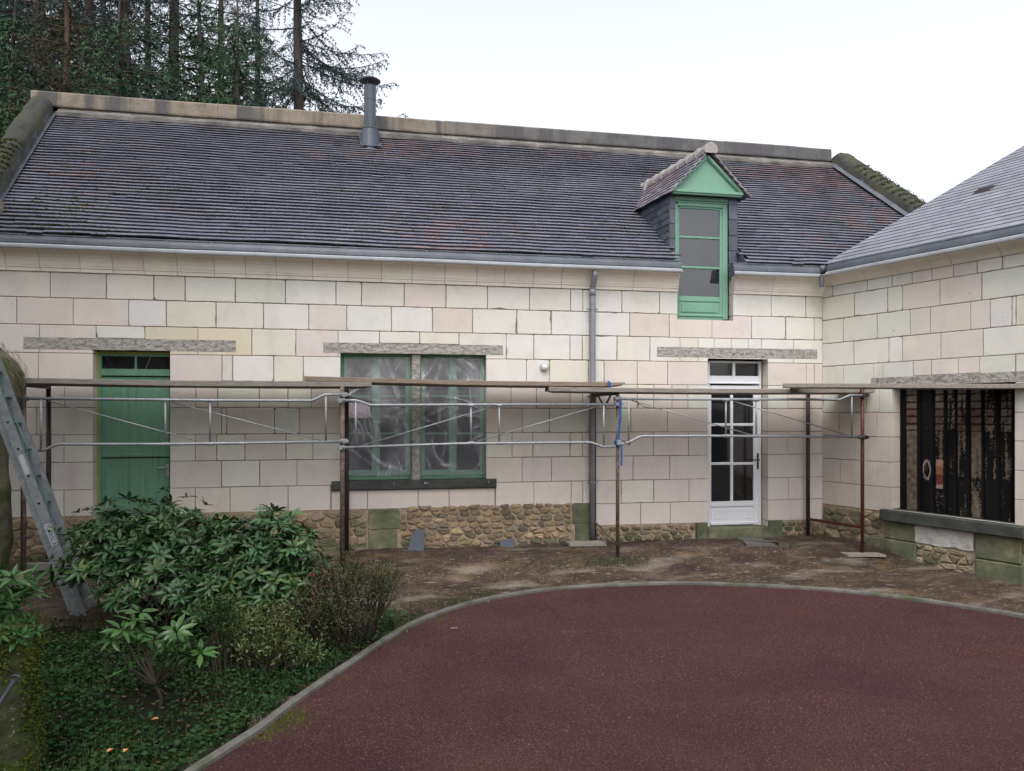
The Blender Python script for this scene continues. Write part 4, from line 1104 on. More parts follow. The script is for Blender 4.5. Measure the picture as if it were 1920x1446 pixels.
for j in range(m + 1):
    for i in range(n + 1):
        s = a + (b - a) * i / n; zb_ = .07 + .035 * NZ.noise(V((s * 6, 0, 0))); z = zb_ + (.33 - zb_) * j / m
        vs.append(TW(s, .022 + .012 * NZ.noise(V((s * 9, z * 9, 2))) - (.03 if j == 0 else 0), z))
mb.add(vs, [(j * (n + 1) + i, j * (n + 1) + i + 1, (j + 1) * (n + 1) + i + 1, (j + 1) * (n + 1) + i) for j in range(m) for i in range(n)])
obj('plaster_patch', mb, M['plaster'], wing)
mb = MB(); mb.tbox(TW, sill_w[0], sill_w[1], -.24, .12, sill_w[2], sill_w[3], 0, .012); obj('window_sill', mb, M['sill'], wing)
mb = MB(); a, b, z0, z1 = wlin; mb.tbox(TW, a, b, -.22, .005, z0, z1, 0, .003); obj('lintel', mb, M['lintel'], wing)
mb = MB(); mb.box8([TW(wop[0] - .2, -.5, .4), TW(wop[1] + .2, -.5, .4), TW(wop[1] + .2, -.26, .4), TW(wop[0] - .2, -.26, .4), TW(wop[0] - .2, -.5, 2.2), TW(wop[1] + .2, -.5, 2.2), TW(wop[1] + .2, -.26, 2.2), TW(wop[0] - .2, -.26, 2.2)])
obj('dark_interior', mb, M['black'], wing)
# wing cornice
mb = MB(); rng = random.Random(22)
profW = [(.0, 3.532), (.010, 3.545), (.024, 3.575), (.050, 3.605), (.09, 3.635), (.14, 3.652), (.205, 3.66), (.205, 3.675), (0, 3.675)]
jw = [.05] + a7([470, 690, 1027, 1200, 1620]); e = jw[-1]
while e < SE: e += rng.uniform(.5, .7); jw.append(e)
cornice(mb, TW, jw, profW, [(.67, .62, .55), (.65, .62, .54)], rng); obj('cornice', mb, [M['stone'], M['joint']], wing)
mb = MB(); gutter(mb, TW, .26, SE, 3.645, 4)
wg = obj('gutter', mb, [M['zinc'], M['zincnew']], wing)
mb = MB(); q = TW(.40, .30, 0)
q = onY(1540, 520, 9.66); mb.tube([(q.x, q.y, 3.66), (q.x, q.y, 3.50)], .032, 12); obj('gutter_outlet', mb, M['zinc'], wg)
# slate roof : rises away from the courtyard, its verge runs along the eaves line of the house
TP = .6; TL = sqrt(1 + TP * TP)
WE = 3.815
def TS(s, t, n):   # s along the eaves, t up the slope
    h = t / TL
    p = TW(s, .16 - h + n * TP / TL, 0)
    return (p[0], p[1], WE + h * TP + n / TL)
def verge_s(t):    # s where the slope meets the line Y = EY (verge)
    h = t / TL; p = TW(0, .16 - h, 0); return (p[1] - 9.70) / cos(WA)
mb = MB(); rng = random.Random(51); ex = .14; tw = .27; tm = 5.2; r_ = 0; tt = 0
while tt < tm:
    v0 = verge_s(tt + ex / 2); s = v0 - (tw / 2 if r_ % 2 else 0)
    while s < SE:
        a0, a1 = max(s, v0) + .003, min(s + tw, SE) - .003; s += tw
        if a1 - a0 < .02: continue
        j = rng.gauss(0, .0012); l = rng.uniform(0, .002)
        vs = [TS(a0, tt + j, .004), TS(a1, tt - j, .004), TS(a1, tt - j, .011 + l), TS(a0, tt + j, .011 + l), TS(a1, tt + ex + .01, .004), TS(a0, tt + ex + .01, .004)]
        mb.add(vs, [(0, 1, 2, 3)], 2); mb.add(vs, [(3, 2, 4, 5), (0, 3, 5), (1, 4, 2)], 0)  # lip faces get the dark slate as painted edge shadow
    tt += ex; r_ += 1
mb.add([TS(verge_s(0), 0, -.02), TS(SE, 0, -.02), TS(SE, tm, -.02), TS(verge_s(tm), tm, -.02)], [(0, 1, 2, 3)], 1)
mb.add([TS(verge_s(0), 0, -.02), TS(verge_s(tm), tm, -.02), TS(verge_s(tm), tm, .012), TS(verge_s(0), 0, .012)], [(0, 3, 2, 1)], 0)
sr = obj('slate_roof', mb, [M['slate'], M['underlay'], M['cheekslate']], wing)
# back slope and gable of the wing
mb = MB(); q = [TS(verge_s(tm), tm, 0), TS(SE, tm, 0)]; h = tm / TL
r0, r1 = V(q[0]), V(q[1]); dn = V((-WN.x * h, -WN.y * h, -h * TP))
mb.add([r0, r1, r1 + dn, r0 + dn], [(0, 1, 2, 3)], 0); obj('back_slope', mb, M['slate'], wing)
mb = MB(); pv = None
tv = None
# small vent tile
def slope_hit(px, py):
    r = ray(px, py); best = None
    p0 = V(TS(0, 0, 0)); nrm = (V(TS(1, 0, 0)) - p0).cross(V(TS(0, 1, 0)) - p0); k = nrm.dot(p0 - V((0, 0, CAMZ))) / nrm.dot(r)
    P = V((0, 0, CAMZ)) + r * k; s = (P - p0).dot(V(TS(1, 0, 0)) - p0); t = (P - p0).dot(V(TS(0, 1, 0)) - p0); return s, t
s_, t_ = slope_hit(1845, 358)
for k in range(5): mb.add([TS(s_ - .1, t_ - .06 + k * .03, .02), TS(s_ + .1, t_ - .06 + k * .03, .02), TS(s_ + .1, t_ - .045 + k * .03, .03), TS(s_ - .1, t_ - .045 + k * .03, .03)], [(0, 1, 2, 3)])
mb.add([TS(s_ - .12, t_ - .08, .014), TS(s_ + .12, t_ - .08, .014), TS(s_ + .12, t_ + .1, .014), TS(s_ - .12, t_ + .1, .014)], [(0, 1, 2, 3)]); obj('vent_tile', mb, M['darksteel'], sr)
# lead/zinc dressing at the valley foot
mb = MB()
pp = [onY(1552, 500, 9.64), onY(1570, 493, 9.60), onY(1590, 487, 9.55), onY(1612, 484, 9.50)]
mb.tube([p + V((0, 0, -.01)) for p in pp], [.02, .035, .035, .015], 8); mb.box(onY(1538, 500, 9.68).x, onY(1552, 500, 9.68).x, 9.66, 9.74, 3.70, 3.80)
obj('valley_lead', mb, M['zinc'], wg, smooth=True)

# rusted corrugated sheet closing the wing window
mb = MB(); so_ = -.17; prm = []
a, b = wop[0] + .005, wop[1] - .005
# ribs: list of (px0, px1 of flat crest, paint amount)
crest = [(1703, 1722, .95), (1733, 1748, .12), (1757, 1772, .45), (1780, 1792, .25), (1799, 1814, .5), (1824, 1842, .85), (1850, 1870, .3), (1880, 1899, .4)]
cs = [(sW(p0, so_), sW(p1, so_), am) for p0, p1, am in crest]
def prof_o(s):
    for (c0, c1, am) in cs:
        if c0 - .02 < s < c1 + .02:
            return .032 * min(1, max(0, (s - c0 + .02) / .02), 1) * min(1, max(0, (c1 + .02 - s) / .02))
    return 0
ns, nz_ = 260, 190; vs = []; tn = []; z0, z1 = .47, 2.06; rg = random.Random(61); keys = [rg.random() * 50 for _ in cs]
zq0, zq1 = zW(1764, 916, so_), zW(1764, 862, so_)
def paint(s, z):
    if zq0 < z < zq1:
        t = (z - zq0) / (zq1 - zq0); r = .08 * NZ.noise(V((s * 60, z * 40, 3)))
        if cs[2][0] < s < cs[2][1] and abs((s - cs[2][0]) / (cs[2][1] - cs[2][0]) - .5) < .42 + r:
            return (.40, .23, .17) if t > .78 + r else (.34, .27, .24) if t < .14 + r else (.14, .045, .03) if t < .5 else (.26, .13, .06)
        q = (s - cs[1][0]) / (cs[1][1] - cs[1][0]) - .5
        if abs(q) < .5 and t > .25:
            e = sqrt(q * q * 3 + (t - .62) ** 2 * 5.5)
            if .62 < e + r * 2.5 < .86: return (.33, .27, .25)
    for q, (c0, c1, am) in enumerate(cs):
        if c0 + .002 * NZ.noise(V((z * 30, q, 0))) < s < c1 + .002 * NZ.noise(V((z * 30, q, 5))):
            f = .55 * NZ.noise(V((s * 25, z * 3.2, keys[q]))) + .35 * NZ.noise(V((s * 60, z * 55, keys[q]))) + .25 * NZ.noise(V((s * 160, z * 120, 2)))
            lim = am + (.20 if z > 1.5 else 0) - (.30 if z < .95 and am < .9 else 0) - .52
            if z > 1.5 and sin(z * 68 + .6 * NZ.noise(V((s * 30, z * 9, 1)))) > .82: return (.012, .011, .011)
            if f < lim:
                k = .8 + .5 * NZ.noise(V((s * 20, z * 18, 7)))
                if 1.5 < z < 1.8 and am > .4 and NZ.noise(V((z * 5, q * 3, 4))) > -.25: return (.13 * k, .078 * k, .06 * k)
                return (.165 * k, .13 * k, .098 * k)
    return (.007, .0065, .007)
for j in range(nz_ + 1):
    for i in range(ns + 1):
        s = a + (b - a) * i / ns; z = z0 + (z1 - z0) * j / nz_
        o = prof_o(s)
        if o > .02 and 1.5 < z < 1.98: o += .006 * abs(sin(z * 34))
        vs.append(TW(s, so_ + o, z)); tn.append(paint(s, z))
mb.add(vs, [(j * (ns + 1) + i, j * (ns + 1) + i + 1, (j + 1) * (ns + 1) + i + 1, (j + 1) * (ns + 1) + i) for j in range(nz_) for i in range(ns)]); mb.t = tn
sh = obj('corrugated_sheet', mb, M['sheet'], None, TW((a + b) / 2, so_, .47), smooth=False); tag(sh, 'rusted black corrugated metal sheet blocking the outbuilding window', 'metal sheet')

# ------------------------------------------------------------------ scaffold
YN, YFR = 9.0, 9.80
frames = [('rusty tube scaffold frame standing behind the ladder at the left end', 44, 9.0, 9.8, 2.06, 'rust', 'darksteel'),
          ('rust speckled scaffold frame in front of the plastic covered window', 642, 9.0, 9.8, 2.05, 'rust', 'darksteel'),
          ('scaffold frame beside the downpipe with blue strap round its post', 1158, 9.0, 9.82, 2.0, 'rust', 'darksteel'),
          ('dark and red scaffold frame standing before the corner of both walls', 1617, 8.8, 9.80, 2.04, 'redsteel', 'darksteel')]
FRP = []
for i, (lab, px, y0, y1, zt, m0, m1) in enumerate(frames):
    x = XY(px, y0); xf = XY({0: 91, 1: 650, 2: 1114, 3: 1515}[i], y1)
    FRP.append((x, y0))
    fr = root('scaffold_trestle', (x, y0, gz(x, y0)), lab, 'scaffold frame', 'scaffold frames along the house')
    mb = MB(); rr = .027 if i in (1, 0) else .023
    mb.tube([(x, y0, gz(x, y0) - .02), (x, y0, zt + (.02 if i != 2 else .04))], rr, 12)
    if i == 3:
        obj('post', mb, M['redsteel'], fr, smooth=True)
    else: obj('post', mb, M[m0], fr, smooth=True)
    mb = MB(); mb.tube([(xf, y1, 0.0), (xf, y1, zt)], .027, 12); obj('post', mb, M[m1], fr, smooth=True)
    mb = MB(); mb.beam((x, y0, zt - .025), (xf, y1, zt - .025), .045, .05); obj('transom', mb, M['darksteel'], fr)
    if i == 2:
        mb = MB(); m_ = V((x, y0, zt)).lerp(V((xf, y1, zt)), .55)
        for k in (.28, .8):
            e = V((x, y0, zt - .05)).lerp(V((xf, y1, zt - .05)), k); mb.tube([e, m_ - V((0, 0, .2))], .012, 8)
        obj('brace', mb, M['darksteel'], fr)
        mb = MB(); mb.tube([(xf, y1, .28), (x + .0, y0, .12)], .014, 8); obj('low_rail', mb, M['rust'], fr)
    if i == 3:
        mb = MB(); mb.beam((xf, y1, ZY(1520, 973, y1)), (x, y0, ZY(1617, 989, y0)), .035, .035); obj('low_rail', mb, M['redsteel'], fr)
    # couplers
    cm = M['galv'] if i < 3 else M['darksteel']
    if i == 0: zs = [748]
    elif i == 1: zs = [740, 751, 827, 839]
    elif i == 2: zs = [748, 758]
    else: zs = [741, 820]
    for k, py in enumerate(zs):
        mb = MB(); z = ZY(px, py, y0); dx = (.012 if k % 2 == 0 else -.014) if i == 1 else 0
        mb.box(x - .042 + dx, x + .042 + dx, y0 - .045, y0 + .035, z - .026, z + .026)
        mb.box(x - .012 + dx + .03, x + .02 + dx + .04, y0 - .058, y0 - .04, z - .015, z + .015)
        mb.tube([(x - .03 + dx, y0 - .05, z), (x - .03 + dx, y0 - .065, z)], .012, 6)
        obj('coupler', mb, cm, fr)
# far trestle out of the picture that carries the wing plank
tr = root('scaffold_trestle', (8.0, 6.35, gz(8, 6.35)), 'dark scaffold frame beside the outbuilding at the right end of the plank', 'scaffold frame', 'scaffold frames along the house')
tp_ = [V(TW(4.0, .15, 0)), V(TW(4.0, .85, 0))]
for p in tp_: mb = MB(); mb.tube([(p.x, p.y, gz(p.x, p.y)), (p.x, p.y, 2.01)], .025, 10); obj('post', mb, M['darksteel'], tr, smooth=True)
mb = MB(); mb.beam(tp_[0] + V((0, 0, 1.985)), tp_[1] + V((0, 0, 1.985)), .045, .05); obj('transom', mb, M['darksteel'], tr)

# guard rails
def yline(xa, ya, xb, yb):
    return lambda px: None
def rail(label, tops, bots, verts, diags, P):
    a = P(*tops[0]); rt = root('guard_rail', P(tops[0][0], bots[0][1]), label, 'guard rail', 'guard rails of the scaffold')
    mb = MB(); mb.tube([P(*q) for q in tops], .0165, 10); obj('top_rail', mb, M['galv'], rt, smooth=True)
    mb = MB(); mb.tube([P(*q) for q in bots], .0165, 10); obj('bottom_rail', mb, M['galv'], rt, smooth=True)
    for (px, q0, q1) in verts:
        mb = MB(); mb.tube([P(px, q0), P(px, q1)], .0125, 8); obj('upright', mb, M['galv'], rt, smooth=True)
    for (p0, q0, p1, q1) in diags:
        mb = MB(); mb.tube([P(p0, q0) + V((0, .012, 0)), P(p1, q1) + V((0, .012, 0))], .0075, 6); obj('diagonal', mb, M['galv'], rt, smooth=True)
    for (px, q0, q1) in verts[1:3]:
        for q in (q0, q1): 
            mb = MB(); c = P(px, q); mb.tube([c - V((.035, 0, 0)), c + V((.035, 0, 0))], .021, 8); mb.tube([c + V((0, -.03, 0)), c + V((0, .02, 0))], .008, 6)
            obj('sleeve', mb, M['galv'], rt)
P1 = lambda px, py: onY(px, py, 8.95)
rail('galvanised guard rail in front of the green plank door', [(28, 747), (320, 750), (390, 751), (585, 751.5), (597, 746), (610, 740), (642, 739.5)],
     [(72, 845), (87, 843), (98, 837), (111, 833), (306, 833), (390, 832), (642, 828)], [(77, 748, 844), (310, 750, 833), (394, 751, 832), (611, 741, 828)], [(90, 752, 390, 832), (320, 754, 602, 826)], P1)
rail('galvanised guard rail crossing in front of the plastic covered window', [(642, 751), (667, 751), (679, 754), (694, 760), (860, 759), (1152, 758.5)],
     [(642, 839.5), (860, 832), (1107, 829.5), (1117, 833), (1130, 838), (1152, 838)], [(667, 752, 838), (883, 760, 831), (936, 760, 831), (1132, 760, 837)], [(678, 836, 930, 761), (893, 829, 1124, 761)], P1)
pA, pB = FRP[2], FRP[3]
def P3(px, py):
    r = ray(px, py); ax_, ay_ = pA[0], pA[1] - .05; bx_, by_ = pB[0], pB[1] - .05
    dx, dy = bx_ - ax_, by_ - ay_; k = (ax_ * dy - ay_ * dx) / (r.x * dy - r.y * dx)
    return V((r.x * k, r.y * k, CAMZ + r.z * k))
rail('galvanised guard rail crossing in front of the white glazed door', [(1152, 748), (1360, 749), (1521, 749), (1573, 750), (1583, 746), (1593, 741.5), (1620, 741.5)],
     [(1158, 835), (1172, 831), (1183, 827.5), (1197, 820), (1206, 818), (1340, 817.5), (1620, 819.5)], [(1179, 749, 828), (1361, 750, 817.5), (1418, 750, 818), (1597, 742, 819)], [(1185, 751, 1410, 816), (1375, 752, 1590, 816)], P3)
mb = MB(); mb.tube([P3(1192, 751), P3(1198, 757), P3(1208, 763), P3(1222, 766), P3(1240, 766)], .004, 5)
o = obj('loose_wire', mb, M['darksteel'], None, P3(1192, 751)); tag(o, 'thin loose wire curling off the guard rail before the white door', 'wire')

# planks
def plank(label, pa, pb, y0a, y0b, wid, thick, m='wood', taper=0, grp='deck planks of the scaffold', seed=0, sideW=False):
    """pa, pb: near top edge end points (world); the board runs back from them"""
    pa, pb = V(pa), V(pb); d = (pb - pa); L = d.length; dn = d.normalized(); back = V((-dn.y, dn.x, 0)).normalized()
    if back.y < 0 and not sideW: back = -back
    mb = MB(); n = 14; vs = []; b = .004
    for i in range(n + 1):
        t = i / n; p = pa + d * t + V((0, 0, .006 * NZ.noise(V((t * 3, seed, 0))) - .012 * sin(pi * t)))
        th = thick * (1 - taper * sst(.94, 1, t))
        e = .004 * NZ.noise(V((t * 9, seed, 2)))
        for (o, z) in ((b, 0), (0, -b), (0, -th + b), (b, -th), (wid - b, -th), (wid, -th + b), (wid, -b), (wid - b, 0)):
            vs.append(p + back * (o + e) + V((0, 0, z)))
    fs = [(i * 8 + k, (i + 1) * 8 + k, (i + 1) * 8 + (k + 1) % 8, i * 8 + (k + 1) % 8) for i in range(n) for k in range(8)]
    fs += [tuple(range(8)), tuple(n * 8 + k for k in range(7, -1, -1))]
    mb.add(vs, fs); o = obj('scaffold_plank', mb, M[m], None, pa); tag(o, label, 'plank', grp); return o
def P9(px, py, y=8.97): return onY(px, py, y)
z1_, z2_, z3_ = 2.105, 2.118, 2.046
def PZ(px, y, z): v = onY(px, 700, y); return (v.x, y, z)
for k, lab in enumerate(('front plank before the green plank door, nearest the camera', 'middle plank before the green plank door, between its neighbours', 'rear plank before the green plank door, against the stone wall')):
    y = 8.98 + k * .27; plank('grey brown ' + lab, PZ(12 + k * 9, y, z1_), PZ(697 - k * 6, y, z1_ - .012), 0, 0, .255, .058, 'oldwood' if k == 0 else 'wood', seed=k)
for k, lab in enumerate(('front plank before the plastic covered window, nearest the camera', 'middle plank before the plastic covered window, between its neighbours', 'rear plank before the plastic covered window, against the stone wall')):
    y = 8.98 + k * .27; plank('tan ' + lab, PZ(570 + k * 5, y, z2_ + .032), PZ(1172 - k * 4, y, z2_ - .010), 0, 0, .255, .054, 'wood', taper=.5, seed=4 + k)
for k, lab in enumerate(('front plank before the white glazed door, nearest the camera', 'middle plank before the white glazed door, between its neighbours', 'rear plank before the white glazed door, against the stone wall')):
    y = 8.93 + k * .27; plank('worn grey ' + lab, PZ(1030 + k * 6, y, z3_), PZ(1640 - k * 5, y - .12, z3_ + .0), 0, 0, .255, .054, 'oldwood', seed=8 + k)
fA = atD(1468, 719, 9.25); fB = atD(1975, 717.5, 8.35)
dd_ = (fB - fA); fB2 = fA + dd_ * 1.75
for k, lab in enumerate(('outer plank laid across the front of the rusted sheet', 'inner plank along the outbuilding wall above the rusted sheet')):
    off = V((dd_.y, -dd_.x, 0)).normalized() * -.0
    bk = V((-dd_.y, dd_.x, 0)).normalized(); bk = bk if bk.y > 0 else -bk
    plank('pale grey ' + lab, fA + bk * (.25 * k) + V((.1 * k, 0, 0)), fB2 + bk * (.25 * k), 0, 0, .235, .05, 'oldwood', seed=12 + k)
# blue ratchet strap
sx, sy = FRP[2]; srt = root('ratchet_strap', (sx, sy, 1.36), 'blue ratchet strap knotted round the scaffold post and its plank', 'strap')
mb = MB()
def ribbon(mb, pts, wv):
    wv = V(wv); vs = []; up = V((0, .002, 0))
    for p in pts: vs += [V(p) - wv, V(p) + wv]
    mb.add(vs, [(2 * i, 2 * i + 1, 2 * i + 3, 2 * i + 2) for i in range(len(pts) - 1)])
ribbon(mb, [onY(1164, 750, 8.92), onY(1163, 780, 8.92), onY(1161.5, 800, 8.93), onY(1159.5, 828, 8.94)], (.0135, 0, 0))
ribbon(mb, [onY(1165, 834, 8.93), onY(1165.5, 852, 8.925), onY(1165, 873, 8.93)], (.0125, 0, 0))
xb_ = XY(1143.5, 8.9)
for (ya, za, yb_, zb_) in ((8.965, 2.125, 8.965, 1.995), ):
    ribbon(mb, [(xb_, 9.45, 2.127), (xb_, 8.972, 2.127), (xb_ + .004, 8.915, 2.10), (xb_ + .004, 8.912, 2.03), (xb_, 8.93, 1.99), (xb_, 9.5, 1.99)], (.0135, 0, 0))
for k in range(7):
    z = 1.385 - .006 * k; pts = []
    for q in range(17):
        a = 2 * pi * q / 16; rr = .034 + .006 * sin(k * 2 + a * 2); pts.append((sx + rr * cos(a) * 1.05, sy - .012 + rr * sin(a) * 1.1, z + .022 * sin(a + k)))
    mb.tube(pts, .010, 6)
obj('webbing', mb, M['blue'], srt)
mb = MB(); mb.box(sx - .03, sx + .02, sy - .075, sy - .045, 1.34, 1.40); mb.tube([(sx - .035, sy - .06, 1.37), (sx + .03, sy - .06, 1.37)], .012, 8); obj('ratchet', mb, M['galv'], srt)
mb = MB(); rk = random.Random(3)
for k in range(4):
    c = V((sx + .06 + .022 * k, sy - .06, 1.375 - .004 * k)); mb.tube([c + V((0, 0, .022)), c + V((.012, -.01, -.03))], .009, 6)
mb.tube([(sx + .04, sy - .055, 1.378), (sx + .14, sy - .055, 1.365)], .012, 8); obj('clamp_bolts', mb, M['rust'], srt)

# ------------------------------------------------------------------ loose things on the ground
def flat_board(label, px0, px1, py, y, wid, thick, name, m, cat, grp=None, rot=0.0, lift=.0):
    a, b = XY(px0, y), XY(px1, y); z = max(groundz((a + b) / 2, y), groundz(a, y), groundz(b, y)) + .004 + lift
    mb = MB(); n = 8; vs = []
    for i in range(n + 1):
        s = a + (b - a) * i / n; e = .006 * NZ.noise(V((s * 9, y, 1)))
        for (o, zz) in ((0, 0), (0, thick), (wid, thick), (wid, 0)): vs.append((s, y + o + e + rot * (s - a), z + zz + e * .3))
    mb.add(vs, [(i * 4 + k, (i + 1) * 4 + k, (i + 1) * 4 + (k + 1) % 4, i * 4 + (k + 1) % 4) for i in range(n) for k in range(4)] + [(0, 1, 2, 3), (n * 4 + 3, n * 4 + 2, n * 4 + 1, n * 4)])
    o = obj(name, mb, M[m], None, (a, y, z)); tag(o, label, cat, grp)
flat_board('split grey board end lying under the scaffold post by the downpipe', 1068, 1136, 1020, 9.55, .22, .035, 'board_offcut', 'oldwood', 'board', 'board offcuts under scaffold posts', rot=-.05)
flat_board('pale board end under the red scaffold post at the corner', 1590, 1650, 1036, 8.72, .16, .03, 'board_offcut', 'oldwood', 'board', 'board offcuts under scaffold posts', rot=-.25)
flat_board('long rough plank lying on the ground behind the ladder', 40, 150, 1060, 9.25, .12, .07, 'ground_plank', 'oldwood', 'board')
def slab(label, pts, thick, name='stone_slab'):
    mb = MB(); P = []
    for (px, py) in pts:
        p = onZ(px, py, .0)
        for _ in range(3): p = onZ(px, py, groundz(p.x, p.y) + thick)
        P.append(p)
    mz = max(p.z for p in P); P = [V((p.x, p.y, mz)) for p in P]
    n = len(P); mb.add([p for p in P] + [p - V((0, 0, thick + .05)) for p in P], [tuple(range(n))] + [(i, n + i, n + (i + 1) % n, (i + 1) % n) for i in range(n)])
    o = obj(name, mb, M['kerb'], None, P[0]); tag(o, label, 'slab', 'paving slabs by the glazed door')
slab('squarish grey paving slab lying on soil before the white door', [(1418, 1034), (1400, 1021), (1392, 1014), (1438, 1014), (1462, 1022), (1480, 1033)], .028)
slab('thin grey slab half buried next to the white door step', [(1396, 1014), (1380, 1009), (1412, 1007), (1432, 1012)], .02)
def leaning(label, P, y0, y1):
    mb = MB(); zmin = min(p[1] for p in P)
    pts = [onY(px, py, y1) for px, py in P]; zb_ = min(p.z for p in pts); zt_ = max(p.z for p in pts)
    fr_ = []
    for p in pts:
        k = (p.z - zb_) / (zt_ - zb_); y = y0 + (y1 - y0) * k; fr_.append(V((p.x, y, p.z)))
    n = len(fr_); mb.add(fr_ + [p + V((0, .008, 0)) for p in fr_], [tuple(range(n)), tuple(range(2 * n - 1, n - 1, -1))] + [(i, n + i, n + (i + 1) % n, (i + 1) % n) for i in range(n)])
    o = obj('slate_offcut', mb, M['slatepiece'], None, fr_[0]); tag(o, label, 'slate', 'slate offcuts leaning on the plinth')
leaning('taller blue black slate offcut with slanting side on the rubble plinth', [(761, 1033), (793, 1033), (795, 993), (780, 992), (770, 1010)], 9.72, 9.83)
leaning('small blue black slate offcut low against the rubble plinth', [(936, 1031), (962, 1030), (963, 1009), (950, 1011), (937, 1014)], 9.74, 9.83)
mb = MB(); p = onZ(850, 1181, gz(1, 6.8)); mb.beam(p + V((-.025, 0, .012)), p + V((.035, .02, .012)), .012, .012); o = obj('wood_splinter', mb, M['wood'], None, p); tag(o, 'small pale wood splinter lying on the red driveway', 'splinter')

# ------------------------------------------------------------------ ladder
LD = 6.9
def Lp(px, py, d): return atD(px, py, d)
bN = Lp(148, 1140, 7.0); tN = Lp(-62, 590, 7.35)      # near stile axis
wdir = V((-.10, 1.0, 0)).normalized() * .36
lad = root('ladder', (bN.x, bN.y, gz(bN.x, bN.y)), 'aluminium extension ladder with green rope leaning left over the shrubs', 'ladder')
ax_ = (tN - bN); LL = ax_.length; ad = ax_.normalized(); wn = wdir.normalized(); fn = ad.cross(wn).normalized()
bN = bN - ad * .19; LL += .19
def stile(base, nm, off):
    mb = MB(); b0 = base + off
    # channel section: web + two flanges
    def bar(o1, w1, o2, w2):
        p = [b0 + wn * o1 + fn * o2, b0 + wn * (o1 + w1) + fn * o2, b0 + wn * (o1 + w1) + fn * (o2 + w2), b0 + wn * o1 + fn * (o2 + w2)]
        mb.add(p + [q + ad * LL for q in p], [(0, 3, 2, 1), (4, 5, 6, 7), (0, 1, 5, 4), (1, 2, 6, 5), (2, 3, 7, 6), (3, 0, 4, 7)])
    bar(-.002, .004, -.04, .08); bar(.0, .022, -.04, .004); bar(.0, .022, .036, .004)
    return obj(nm, mb, M['aluminium'], lad)
stile(bN, 'stile', V((0, 0, 0))); stile(bN, 'stile', wn * .34)
stile(bN + fn * .055 + wn * .02, 'stile', V((0, 0, 0))); stile(bN + fn * .055 + wn * .02, 'stile', wn * .30)
k = 0; d_ = .12
while d_ < LL:
    mb = MB(); c = bN + ad * d_
    a_, b_ = c - wn * .0035, c + wn * .345
    mb.beam(a_, b_, .028, .028, up=ad); obj('rung', mb, M['aluminium'], lad)
    mb = MB(); mb.beam(c - wn * .006, c - wn * .0032, .020, .020, up=ad); o = obj('rung_socket', mb, M['black'], lad)
    d_ += .28
mb = MB(); pts = []
for i in range(40):
    t = i / 39; pts.append(bN + ad * (.9 + t * (LL - .9)) + wn * (.10 + .03 * sin(t * 40)) + fn * (-.03 + .02 * sin(t * 25)))
mb.tube(pts, .006, 5); obj('rope', mb, M['rope'], lad)
mb = MB(); c = bN + ad * .92
def sticker(c, l, w_): return [c + ad * i * l + fn * j * w_ - wn * .0045 for (i, j) in ((-1, -1), (1, -1), (1, 1), (-1, 1))]
mb.add(sticker(c + ad * .72, .1, .022), [(0, 1, 2, 3)]); obj('sticker', mb, M['zincnew'], lad); mb = MB(); mb.add(sticker(c, .11, .026), [(0, 1, 2, 3)]); st_ = obj('sticker', mb, M['zincnew'], lad)
# lettering on the lower sticker
cu = bpy.data.curves.new('lettering', 'FONT'); cu.body = 'TUBESCA'; cu.size = .05; cu.align_x = 'CENTER'; cu.align_y = 'CENTER'
to = bpy.data.objects.new('lettering_tmp', cu); COL.objects.link(to); dg = bpy.context.evaluated_depsgraph_get(); me_ = bpy.data.meshes.new_from_object(to.evaluated_get(dg))
bpy.data.objects.remove(to); mb = MB(); vs = []
for v in me_.vertices: vs.append(c - ad * v.co.x + fn * (-v.co.y) * -1 - wn * .007)
vs = [c - ad * v.co.x - fn * v.co.y - wn * .007 for v in me_.vertices]
mb.add(vs, [tuple(p.vertices) for p in me_.polygons]); lt = obj('lettering', mb, M['bluetxt'], None, None); lt.data.transform(__import__('mathutils').Matrix.Translation(-lad.location)); lt.parent = st_

# ------------------------------------------------------------------ vegetation
def leaf(mb, p, d, up, L, W, fold=.25, droop=.25):
    d = d.normalized(); r = d.cross(up)
    if r.length < 1e-3: r = d.cross(V((1, 0, 0)))
    r.normalize(); u = r.cross(d)
    vs = []
    for (t, w_) in ((0, .12), (.35, 1.0), (.7, .85), (1, .05)):
        c = p + d * (L * t) - u * (droop * L * t * t)
        vs += [c - r * (W / 2 * w_) + u * (fold * W * w_ * .5), c, c + r * (W / 2 * w_) + u * (fold * W * w_ * .5)]
    fs = []
    for i in range(3):
        a = i * 3; fs += [(a, a + 1, a + 4, a + 3), (a + 1, a + 2, a + 5, a + 4)]
    mb.add(vs, fs)
def tri_leaf(mb, p, d, up, L, W):
    d = d.normalized(); r = d.cross(up)
    if r.length < 1e-3: r = V((1, 0, 0))
    r = r.normalized() * (W / 2)
    mb.add([p, p + d * (L * .5) - r, p + d * L, p + d * (L * .5) + r], [(0, 1, 2, 3)])
def rvec(rg): 
    while True:
        v = V((rg.uniform(-1, 1), rg.uniform(-1, 1), rg.uniform(-1, 1)))
        if .1 < v.length < 1: return v.normalized()
